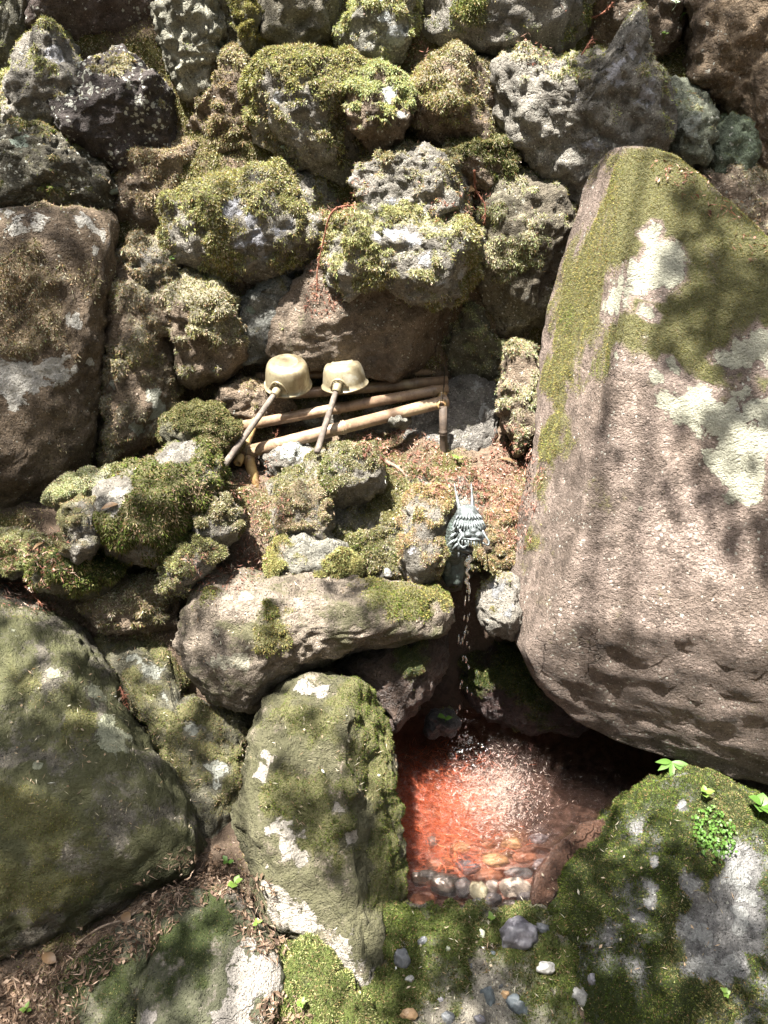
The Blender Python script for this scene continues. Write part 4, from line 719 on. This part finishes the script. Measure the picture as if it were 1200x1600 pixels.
# ------------------------------------------------------------------ pebbles
def pebble_mat(name, ca, cb, rough=.5): return simple_mat(name, ca, cb, 60, rough, .5, bump=.4, wear=tuple(min(.9, x*1.6) for x in ca))
PEB = {'pale': pebble_mat('pebble_pale', (.36,.38,.28), (.28,.30,.22)), 'white': pebble_mat('pebble_white', (.27,.265,.245), (.15,.145,.135)), 'grey': pebble_mat('pebble_grey', (.085,.088,.09), (.05,.053,.058)),
       'dark': pebble_mat('pebble_dark', (.055,.055,.05), (.035,.035,.03), .3), 'tan': pebble_mat('pebble_tan', (.32,.21,.11), (.24,.15,.08)), 'rust': pebble_mat('pebble_rust', (.20,.09,.05), (.12,.055,.035)), 'speck': pebble_mat('pebble_speckled', (.34,.33,.29), (.10,.10,.09)), 'purple': pebble_mat('pebble_purple', (.12,.115,.125), (.065,.06,.07)), 'blue': pebble_mat('pebble_blue', (.085,.10,.105), (.05,.06,.068))}
def pebble(px, py, rx, ry, kind, parent=None, label=None, z=None, group=None, sd=0, tilt=0):
    if z is None: c, n = hit(px, py)
    else: c = wpt(px, py, z); n = np.array([0, 0, 1.0])
    k = ((c-CAM)@FWD)/FPX; a = radians(tilt); ax = np.stack([cos(a)*RGT+sin(a)*UPV, -sin(a)*RGT+cos(a)*UPV, -FWD])
    if parent is not None: c = c-n*min(rx, ry)*k*.25
    V, F = ell(c, np.array([rx, ry, min(rx, ry)*.8])*k, 4, ax, .22, px*.13+py*.07)
    for q in range(3):                                 # a few flat worn facets
        m = np.random.default_rng(int(px*7+py*3+q)).normal(size=3); m /= np.linalg.norm(m); h = (V-c)@m; M = h.max()*.72; V = V-np.outer(np.maximum(h-M, 0)*.85, m)
    o = mesh_np('pebble', V, F, c, PEB[kind], parent)
    if label: tag(o, label, 'pebble', group)
    return o
GP = 'pebbles at the front of the pool'
for (px, py, rx, ry, kd, z, lb) in [(747,1392,15,14,'pale',.075,'round pale green pebble in the shallow front of the pool'),(768,1386,9,12,'white',.07,'small angular white pebble beside the pale green one'),(804,1388,25,15,'speck',.075,'largest white speckled pebble in the pool front'),(711,1418,16,10,'tan',.085,'tan flat pebble at the nearest pool edge'),(663,1406,21,13,'rust',.08,'rust brown pebble at the left pool corner'),(700,1382,27,18,'dark',.06,'big dark wet pebble left of the pale green one'),(723,1388,14,16,'grey',.062,'grey pebble between the dark one and the pale green one'),(810,1365,24,9,'grey',.055,'long flat grey pebble behind the speckled one'),(763,1369,24,11,'rust',.05,'long brown pebble behind the pale green one'),(748,1415,22,10,'blue',.078,'flat blue grey pebble at the front waterline'),(800,1416,20,9,'dark',.075,'dark pebble at the front waterline below the speckled one'),(772,1405,14,9,'grey',.07,'small grey pebble between the two front waterline stones'),(820,1402,14,9,'grey',.07,'small grey pebble at the right below the speckled one'),(664,1372,22,14,'dark',.05,'dark pebble near the left pool wall'),(690,1352,24,12,'rust',.03,'brown underwater pebble at the left front'),(730,1356,20,11,'purple',.03,'purple grey underwater pebble'),(775,1345,22,10,'tan',.03,'tan underwater pebble in the middle'),(820,1340,20,9,'rust',.03,'brown underwater pebble at the right front'),(845,1352,14,9,'purple',.04,'small purple underwater pebble by the red slab'),(800,1318,18,9,'tan',.01,'tan pebble deep in the sunlit water'),(840,1310,16,8,'purple',.01,'purple pebble deep in the sunlit water'),(674,1316,9,10,'white',.05,'small white pebble among the red roots'),(760,1318,16,8,'rust',.01,'brown pebble deep in the sunlit water'),(720,1326,16,9,'tan',.02,'tan pebble at the edge of the red roots')]:
    pebble(px, py, rx, ry, kd, None, lb, z, GP)
for (px, py, rx, ry, kd, tl) in [(812,1463,29,27,'purple',20),(627,1500,13,20,'grey',5),(679,1540,12,18,'blue',10),(727,1566,20,19,'blue',0),(764,1562,12,24,'blue',8),(810,1574,23,16,'blue',-25),(863,1574,20,17,'grey',0),(906,1560,17,18,'white',0),(853,1513,14,11,'white',15),(811,1514,11,8,'grey',0),(898,1494,17,11,'white',-30),(605,1444,10,8,'grey',0),(752,1458,6,7,'pale',0),(848,1450,14,8,'grey',-20),(700,1590,12,9,'grey',0),(640,1585,14,9,'tan',0),(780,1540,6,5,'grey',0),(830,1545,7,6,'white',0),(735,1510,7,5,'grey',0),(640,1530,8,6,'white',10),(660,1470,9,7,'grey',40),(700,1480,6,8,'pale',0),(770,1490,8,5,'blue',-15),(875,1540,9,7,'grey',30),(925,1530,8,11,'purple',10),(840,1590,10,7,'pale',0),(750,1592,9,7,'purple',0),(615,1565,8,10,'blue',0),(790,1555,7,9,'tan',0),(885,1590,9,8,'white',25),(690,1560,7,6,'purple',0)]:
    pebble(px, py, rx, ry, kd, KERB, None, None, None, 0, tl)
pebble(606, 895, 6, 9, 'white', None, 'small white pebble lying on moss above the long rounded boulder', None, None, 0, 20)

# small metal bracket, cone
c, n = hit(537, 872); k = ((c-CAM)@FWD)/FPX; mb_ = empty('metal_clip', c); tag(mb_, 'tiny grey metal clip standing on the moss mound', 'clip'); METAL = simple_mat('grey_metal', (.45,.45,.44), (.30,.30,.30), 60, .4, .5, metal=.6)
def bar(a, b, r, name, mat, parent): V, F = lathe(a, b-a, [(0, r*.8), (.0006, r), (np.linalg.norm(b-a)-.0006, r), (np.linalg.norm(b-a), r*.8)], 10); return mesh_np(name, V, F, a, mat, parent)
def K(x, y, z=0): return c+k*(x*RGT+y*UPV-z*FWD)
bar(K(-10, 5, 6), K(10, 4, 6), 4*k, 'plate', METAL, mb_)
for x in (-4, 3): bar(K(x, 3, 6), K(x, -7, 6), 2*k, 'leg', METAL, mb_)
c, n = hit(427, 896); k = ((c-CAM)@FWD)/FPX; CONE = simple_mat('cone_brown', (.10,.065,.04), (.05,.035,.025), 60, .8, .3)
cn = empty('cedar_cone', c); tag(cn, 'small dark open cedar cone behind the long rounded boulder', 'cone')
V, F = ell(c+n*5*k, np.array([8, 6, 6])*k, 3); mesh_np('core', V, F, c, CONE, cn)
for q in range(22):
    d = np.random.default_rng(q).normal(size=3); d[2] = abs(d[2]); d /= np.linalg.norm(d); p0 = c+n*5*k+d*4*k; V, F = tube(np.array([p0, p0+d*3*k, p0+d*7*k]), np.array([1.2, 3.0, 1.0])*k, 6); mesh_np('scale', V, F, p0, CONE, cn)

# ------------------------------------------------------------------ needle litter, twigs, leaves
def litter(label, discs, n, pal, ln=(.006, .020), wd=(.0010, .0022), sd=0, flat=.25, chips=.12):
    r = np.random.default_rng(100+sd); Vs, Cs = [], []; ar = np.array([d[2]**2 for d in discs], float); ar /= ar.sum()
    for k in range(n):
        d = discs[r.choice(len(discs), p=ar)]; a = r.uniform(0, 2*pi); q = r.random()**.6*d[2]; px, py = d[0]+q*cos(a), d[1]+q*sin(a)*.8
        p, nn = hit(px, py)
        if nn[2] < .12: continue
        t = r.normal(size=3); t -= nn*(t@nn); t /= np.linalg.norm(t); t = t+nn*r.normal(0, flat); S = np.cross(nn, t); S /= np.linalg.norm(S)
        L = r.uniform(*ln); w_ = r.uniform(*wd)
        if r.random() < chips: L *= .7; w_ *= 3.2
        p = p+nn*r.uniform(.001, .009); bow = nn*r.normal(0, .12)*L
        Vs.append(np.array([p-t*L/2, p+S*w_/2+bow, p+t*L/2, p-S*w_/2+bow])); Cs.append(np.array(pal[r.integers(len(pal))])*np.exp(r.normal(0, .3)))
    n = len(Vs); V = np.concatenate(Vs); k = np.arange(n)*4; F = np.concatenate([np.stack([k, k+1, k+2], 1), np.stack([k, k+2, k+3], 1)])
    o = mesh_np('needle_litter', V, F, V.mean(0), MOSS, None, False, None, np.clip(np.repeat(np.array(Cs), 4, 0), .01, .75)); tag(o, label, 'litter', None, 'stuff')
RED = [(.26,.125,.095), (.21,.10,.075), (.33,.20,.155), (.17,.085,.062), (.40,.28,.225)]; BRN = [(.14,.095,.065), (.20,.14,.10), (.09,.06,.045), (.27,.20,.15)]
litter('reddish cedar needle litter between the rack and the huge boulder', [(795,740,60),(800,690,35),(640,712,50),(700,745,45),(770,785,40),(815,790,30),(805,840,30),(740,750,40),(590,690,40)], 4800, RED, sd=1)
litter('pale pinkish needle litter at the left edge below the left boulder', [(25,890,60),(75,858,40),(20,915,45),(60,930,40),(90,900,30)], 1300, RED+[(.45,.33,.27)], sd=2)
litter('reddish needle litter under the left leg of the rack', [(400,730,35),(420,790,45),(405,850,45),(360,890,50),(310,895,40),(380,760,30)], 1100, RED, sd=3)
litter('dark brown leaf litter around the bottom left stones', [(50,1550,95),(30,1590,80),(225,1420,60),(205,1470,45),(390,1400,45),(405,1460,40),(255,1395,50),(300,1370,60),(340,1365,45),(330,1345,30),(130,1490,60),(440,1590,50),(430,1480,30)], 4200, BRN, (.006,.024), (.0012,.003), 4, .3, .2)
litter('red cedar needles caught in the wall above the ladles', [(525,335,28),(558,300,28),(500,420,22),(508,465,34),(735,320,28),(690,330,24),(745,300,22),(505,480,30),(540,320,20)], 900, RED, sd=5)
litter('red cedar needles on the right shoulder above the huge boulder', [(1045,268,34),(1085,290,30),(1130,330,30),(1170,385,34),(840,80,40),(660,90,30),(900,30,40)], 600, RED, sd=6)
litter('scattered pale needles and leaf crumbs over the mossy stones', [(280,960,140),(560,820,160),(200,1150,200),(500,1200,120),(300,760,120),(750,1500,160),(1000,1400,160),(220,330,120)], 1300, [(.40,.33,.24),(.30,.22,.15),(.46,.42,.33)], (.005,.016), (.0010,.0020), 7)
TW = {'red': simple_mat('twig_red', (.22,.09,.055), (.14,.06,.04), 80, .8, .2), 'grey': simple_mat('twig_grey', (.24,.19,.14), (.14,.10,.075), 80, .8, .2)}
def twig(label, pts, r, mat, needles=0, up=.008):
    P = []
    for (x, y) in pts: p, n = hit(x, y); P.append(p+n*up)
    P = curve(P, 8*len(pts)); V, F = tube(P, np.linspace(r, r*.45, len(P)), 7); parts = [(V, F)]; rr_ = np.random.default_rng(int(pts[0][0]))
    root = mesh_np('twig', V, F, P[0], TW[mat]); tag(root, label, 'twig')
    if needles:
        q = []
        for k in range(needles):
            i = rr_.integers(2, len(P)); d = rr_.normal(size=3); t = P[i]-P[i-1]; t /= np.linalg.norm(t); d = d*.7+t*1.0; d /= np.linalg.norm(d); L = rr_.uniform(.008, .016); q.append(tube(np.array([P[i], P[i]+d*L*.6, P[i]+d*L+np.array([0, 0, -.002])]), np.array([.0009, .0009, .0003]), 4))
        V, F = join(q); mesh_np('needles', V, F, P[0], TW[mat], root)['kind'] = 'stuff'
twig('red cedar twig hanging beside the domed grey green moss stone', [(738,262),(750,290),(760,318),(758,345)], .0035, 'red', 40, .02)
twig('red cedar twig trailing down the cleft above the ladles', [(560,312),(530,335),(515,375),(505,420),(500,455)], .003, 'red', 60, .018)
twig('red cedar sprig among the needles at the left edge', [(5,912),(35,915),(50,935),(62,948)], .003, 'red', 60)
twig('red cedar sprig across the top right crevice', [(905,32),(935,20),(958,8)], .003, 'red', 40, .02)
twig('red sprig standing left of the horned rock', [(918,92),(922,75),(926,62)], .002, 'red', 30, .02)
twig('brown stick between the algae boulder and flat bottom stone', [(225,1420),(250,1395),(282,1362)], .005, 'grey')
twig('pale thin stick lying in the bottom left litter', [(120,1478),(160,1455),(200,1440),(232,1415)], .003, 'grey')
twig('short grey twig on the mossy lump above the algae boulder', [(150,985),(165,965),(180,948)], .003, 'grey')
twig('brown stick lying on needles under the rail ends', [(600,722),(620,735),(640,750)], .006, 'grey')
twig('dark twig resting under the left ladle handle', [(455,640),(440,665),(432,690)], .003, 'red', 40)
twig('thin dry stem on the left face of the algae boulder', [(108,1248),(122,1240),(130,1232)], .0015, 'grey')
twig('brown feathery sprig on the sloping mossy stone', [(183,1075),(192,1095),(202,1108)], .002, 'red', 50)

LEAF = {}
def leaf_mat(name, ca, cb):
    s = NB(name); v = s.coords(); c = s.mix(s.noise(v, 60, 3), ca, cb); d = s.bsdf(c, .45, .4); t = s.n('ShaderNodeBsdfTranslucent'); s.l(c, t.inputs[0])
    m = s.n('ShaderNodeMixShader'); m.inputs[0].default_value = .35; s.l(d.outputs[0], m.inputs[1]); s.l(t.outputs[0], m.inputs[2]); s.l(m.outputs[0], s.out.inputs[0]); return s.m
LEAF['green'] = leaf_mat('leaf_green', (.10,.19,.035), (.065,.14,.025)); LEAF['lime'] = leaf_mat('leaf_lime', (.17,.26,.05), (.12,.20,.04)); LEAF['brown'] = leaf_mat('leaf_brown', (.22,.14,.07), (.15,.09,.05)); LEAF['pale'] = leaf_mat('leaf_pale', (.42,.48,.36), (.32,.40,.28)); LEAF['tree'] = leaf_mat('leaf_tree', (.06,.12,.025), (.04,.09,.02))
def leaf_shape(base, d, nrm, L, W, cup=.15):
    s = np.cross(d, nrm); s /= np.linalg.norm(s); t = np.linspace(0, 1, 7); w_ = np.sin(np.pi*np.clip(t, .0, 1)**.8)*W/2; w_[0] = .0006; V = []
    for q in range(7):
        m = base+d*L*t[q]-nrm*L*cup*(t[q]-.4)**2; V += [m-s*w_[q]+nrm*w_[q]*.25, m, m+s*w_[q]+nrm*w_[q]*.25]
    F = []
    for q in range(6):
        a = q*3; F += [(a, a+1, a+4), (a, a+4, a+3), (a+1, a+2, a+5), (a+1, a+5, a+4)]
    return np.array(V), np.array(F)
def seedling(label, px, py, n, size, mat='green', cat='plant', stem=.02, sd=0, name='seedling', group=None):
    p, nn = hit(px, py); r = np.random.default_rng(int(px+py*3+sd)); k = ((p-CAM)@FWD)/FPX; L = size*k*.72; root = empty(name, p); tag(root, label, cat, group)
    up = nn*.5+np.array([0, 0, .8]); up /= np.linalg.norm(up); top = p+up*stem
    V, F = tube(curve([p-up*.01, p+up*stem*.5+r.normal(size=3)*.002, top], 6), .0009, 5); mesh_np('stem', V, F, p, LEAF[mat], root)
    for q in range(n):
        a = 2*pi*q/n+r.uniform(-.4, .4); d = np.array([cos(a), sin(a), 0])*.9+up*.35+(CAM-p)/np.linalg.norm(CAM-p)*.1; d /= np.linalg.norm(d); V, F = leaf_shape(top-up*r.uniform(0, stem*.5), d, np.cross(np.cross(d, up), d)/max(1e-6, np.linalg.norm(np.cross(np.cross(d, up), d))), L*r.uniform(.75, 1.15), L*r.uniform(.6, .85)); mesh_np('leaf', V, F, top, LEAF[mat], root)
seedling('tiny two leaved seedling high beside the standing stone', 358, 1352, 3, 15, 'green'); seedling('round leaved clover seedling beside the flat bottom stone', 366, 1388, 4, 21, 'lime')
seedling('little seedling at the foot of the standing stone', 398, 1450, 3, 12, 'lime'); seedling('three leaved lime seedling on top of the mossy lower right rock', 1100, 1250, 4, 19, 'lime', stem=.03)
seedling('broad leaved plant at the right edge under the huge boulder', 1185, 1275, 5, 38, 'green', stem=.05); seedling('small round leaved plant at the lower right moss edge', 1130, 1555, 5, 14, 'lime')
seedling('green leaf sprouting at the back of the pool', 695, 1128, 2, 22, 'green', stem=.02); seedling('low seedling on the pool kerb moss', 766, 1443, 4, 13, 'lime'); seedling('pale leafy sprout in the wall hollow left of the shaggy boulder', 448, 240, 6, 12, 'pale'); seedling('pale flowered sprig at the very top of the wall', 570, 8, 9, 12, 'pale', stem=.04); seedling('small white leaved sprig beside the top flowered one', 592, 14, 8, 11, 'pale', stem=.03)
seedling('green sprout in the bottom left litter corner', 45, 1582, 4, 14, 'lime'); seedling('small sprout at the foot of the grey standing rock', 714, 722, 3, 14, 'lime'); seedling('small round leaf sprout in the cleft beside the wedge stone', 270, 412, 5, 10, 'green'); seedling('pale sprig on the brown rock above the horned rock', 1052, 12, 5, 12, 'pale'); seedling('creeping round leaves under the top right rock', 1062, 32, 5, 10, 'green'); seedling('round yellow leaved creeper on the rock by the horned tip', 1036, 60, 4, 10, 'lime')
seedling('green weed sprout at the foot of the bottom moss cushion', 470, 1570, 6, 13, 'lime'); seedling('tiny sprout on moss of the lower right rock', 1050, 1308, 3, 12, 'lime'); seedling('leaf pair at lower right moss below the pale stone patch', 1085, 1535, 3, 16, 'green')
# bright ferny patch on the lower right rock: leaves too many to pick apart
r = np.random.default_rng(3); sh = []
for q in range(420):
    a = r.uniform(0, 2*pi); b = r.random()**.5; px, py = 1112+34*b*cos(a)+.25*30*b*sin(a), 1305+42*b*sin(a); p, nn = hit(px, py); d = r.normal(size=3)+nn*.8; d /= np.linalg.norm(d); n2 = np.cross(np.cross(d, nn+.01), d); n2 /= np.linalg.norm(n2)
    sh.append(leaf_shape(p+nn*r.uniform(.002, .018), d, n2, r.uniform(.005, .009), r.uniform(.004, .007)))
V, F = join(sh); tag(mesh_np('fern_patch', V, F, V.mean(0), LEAF['green']), 'bright green patch of tiny fern leaves on the lower right rock', 'fern', None, 'stuff')
# maple leaf in the dark under the huge boulder
p = wpt(1050, 1190, .26); ml = empty('maple_leaf', p); tag(ml, 'green five pointed maple leaf in the shadow under the huge boulder', 'leaf')
for a in (-115, -60, -10, 40, 85):
    d = np.array([sin(radians(a)), -.3*cos(radians(a))-.3, -.35*cos(radians(a))]); d /= np.linalg.norm(d); V, F = leaf_shape(p, d, np.array([0, -.5, .86]), .045, .014); mesh_np('lobe', V, F, p, LEAF['green'], ml)
# dead leaf bottom left, and two fallen red-brown leaves
for (px, py, L, W, lb) in [(78,1500,.042,.022,'curled yellow brown dead leaf at the edge of the algae boulder'),(200,1440,.035,.02,'pinkish dry leaf scrap by the pale thin stick'),(172,795,.04,.016,'dry tan leaf on the sunlit hanging moss stone'),(62,858,.035,.014,'fallen orange leaf on the left moss hump'),(655,752,.03,.016,'dry leaf on needles below the grey standing rock'),(790,722,.05,.012,'pale dry leaf blade in the red needle litter'),(735,300,.035,.02,'pinkish dead leaf caught beside the domed moss stone')]:
    p, n = hit(px, py); n = n*.6+np.array([0, -.2, .7]); n /= np.linalg.norm(n); r = np.random.default_rng(px); d = r.normal(size=3); d -= n*(d@n); d /= np.linalg.norm(d)
    V, F = leaf_shape(p+n*.012-d*L/2, d, n, L, W, .5); tag(mesh_np('dead_leaf', V, F, p, LEAF['brown']), lb, 'leaf')

# ------------------------------------------------------------------ the tree overhead that dapples the sun (its crown stands above the picture)
SHADE = [(50,1000,120,.8),(150,1150,140,.88),(60,1300,160,.93),(200,1300,120,.92),(310,1200,80,.65),(100,1450,130,.93),(275,1440,78,.95),(150,1560,90,.93),(30,1580,70,.5),(270,1540,60,.95),
  (490,1220,85,.8),(530,1310,65,.85),(605,1340,55,.85),(690,1500,110,.92),(850,1490,120,.92),(1000,1420,140,.9),(1060,1540,150,.92),(1170,1450,100,.85),(930,1330,55,.6),(720,1410,65,.75),(600,1560,70,.75),
  (1060,410,120,.96),(1010,350,70,.85),(1110,490,90,.9),(1010,530,85,.88),(1130,330,60,.7),(1110,600,120,.8),(1160,810,110,.72),(960,690,60,.45),(1050,810,60,.5),(1160,980,100,.7),(1180,1120,80,.6),(1020,680,60,.55),(1180,450,80,.8),
  (60,450,120,.85),(80,700,110,.92),(120,520,60,.85),(30,760,70,.9),(150,190,70,.5),(100,290,80,.65),(150,20,110,.65),(440,50,55,.65),(220,330,60,.5),(240,500,70,.5),(320,580,50,.65),(440,490,60,.65),(600,530,60,.5),(750,260,45,.7),(840,450,45,.5),(1140,90,120,.7),(860,30,70,.5),(1000,10,60,.6),
  (260,820,70,.75),(140,860,45,.6),(200,970,70,.5),(480,810,45,.5),(610,880,40,.45),(310,1000,60,.85),(390,1060,40,.7),(425,975,26,.8),(640,1160,30,.9),(600,1060,50,.5)]
r = np.random.default_rng(21); LV = []; centres = []
for (px, py, rp, dn_) in SHADE:
    p, n = hit(px, py); k = ((p-CAM)@FWD)/FPX; R_ = rp*k; t0_ = r.uniform(3.3, 4.3); cc = p+SUN*t0_; centres.append(cc); u, v, d = frame(SUN)
    for q in range(int(-math.log(1-dn_)*pi*R_*R_/.00115)):
        a = r.uniform(0, 2*pi); b = r.random()**.5*R_*1.05; c = cc+u*b*cos(a)+v*b*sin(a)+SUN*r.normal(0, .18)
        d1 = r.normal(size=3); d1[2] -= .5; d1 /= np.linalg.norm(d1); n1 = SUN+r.normal(size=3)*.45; n1 -= d1*(n1@d1); n1 /= np.linalg.norm(n1); s1 = np.cross(d1, n1); L = r.uniform(.04, .075); W = L*r.uniform(.4, .6)
        LV.append(np.array([c-d1*L/2, c+s1*W/2-d1*L*.05, c+d1*L/2, c-s1*W/2-d1*L*.05]))
V = np.concatenate(LV); n = len(LV); k = np.arange(n)*4
tb = np.array([-2.1, -1.9, -.05]); tr = empty('tree', tb); tag(tr, 'leafy tree behind the viewer whose crown dapples the sunlight', 'tree')
mesh_np('crown', V, np.concatenate([np.stack([k, k+1, k+2], 1), np.stack([k, k+2, k+3], 1)]), tb, LEAF['tree'], tr, False)['kind'] = 'stuff'
BARK = simple_mat('bark', (.12,.085,.06), (.07,.05,.035), 14, .9, .2, bump=.9, bd=.02)
tp = curve([tb-np.array([0, 0, .3]), tb+[.1, .1, 1.5], tb+[.25, .3, 3.0], tb+[.5, .6, 4.3], tb+[.8, 1.0, 5.4]], 40); V, F = tube(tp, np.linspace(.19, .07, 40)*(1+.1*np.sin(np.arange(40))), 16); mesh_np('trunk', V, F, tb, BARK, tr)
C_ = np.array(centres); cur = C_[::7][:10]
for q, ctr in enumerate(cur):
    a = tp[26+(q % 13)]; V, F = tube(curve([a, (a+ctr)/2+[0, 0, .35], ctr], 16), np.linspace(.016, .004, 16), 6); mesh_np('branch', V, F, a, BARK, tr)

# ------------------------------------------------------------------ unseen wood added behind the viewer to cut the frontal sky light
r = np.random.default_rng(77); n = 5200
az = r.uniform(radians(165), radians(375), n); rad = r.uniform(5.5, 9.5, n); z = 8.5*r.random(n)**.9+.1; sz = r.uniform(.22, .5, n)
lobes = .5+.5*np.sin(az*9)*np.cos(z*.7+az*3); keep = r.random(n) < .55+.45*lobes; az, rad, z, sz = az[keep], rad[keep], z[keep], sz[keep]; n = len(az)
C0 = np.stack([rad*np.cos(az), rad*np.sin(az), z], 1); d1 = r.normal(size=(n, 3)); d1 /= np.linalg.norm(d1, axis=1)[:, None]; s1 = np.cross(d1, r.normal(size=(n, 3))); s1 /= np.linalg.norm(s1, axis=1)[:, None]
V = np.stack([C0-d1*sz[:, None], C0+s1*sz[:, None]*.6, C0+d1*sz[:, None], C0-s1*sz[:, None]*.6], 1).reshape(-1, 3); k = np.arange(n)*4
parts = [(V, np.concatenate([np.stack([k, k+1, k+2], 1), np.stack([k, k+2, k+3], 1)]))]
wd_ = mesh_np('added_wood', parts[0][0], parts[0][1], (0, -7, 0), LEAF['tree'], None, False); tag(wd_, 'unseen leafy wood added behind the viewer to cut the frontal fill light', 'added_wood', None, 'stuff')
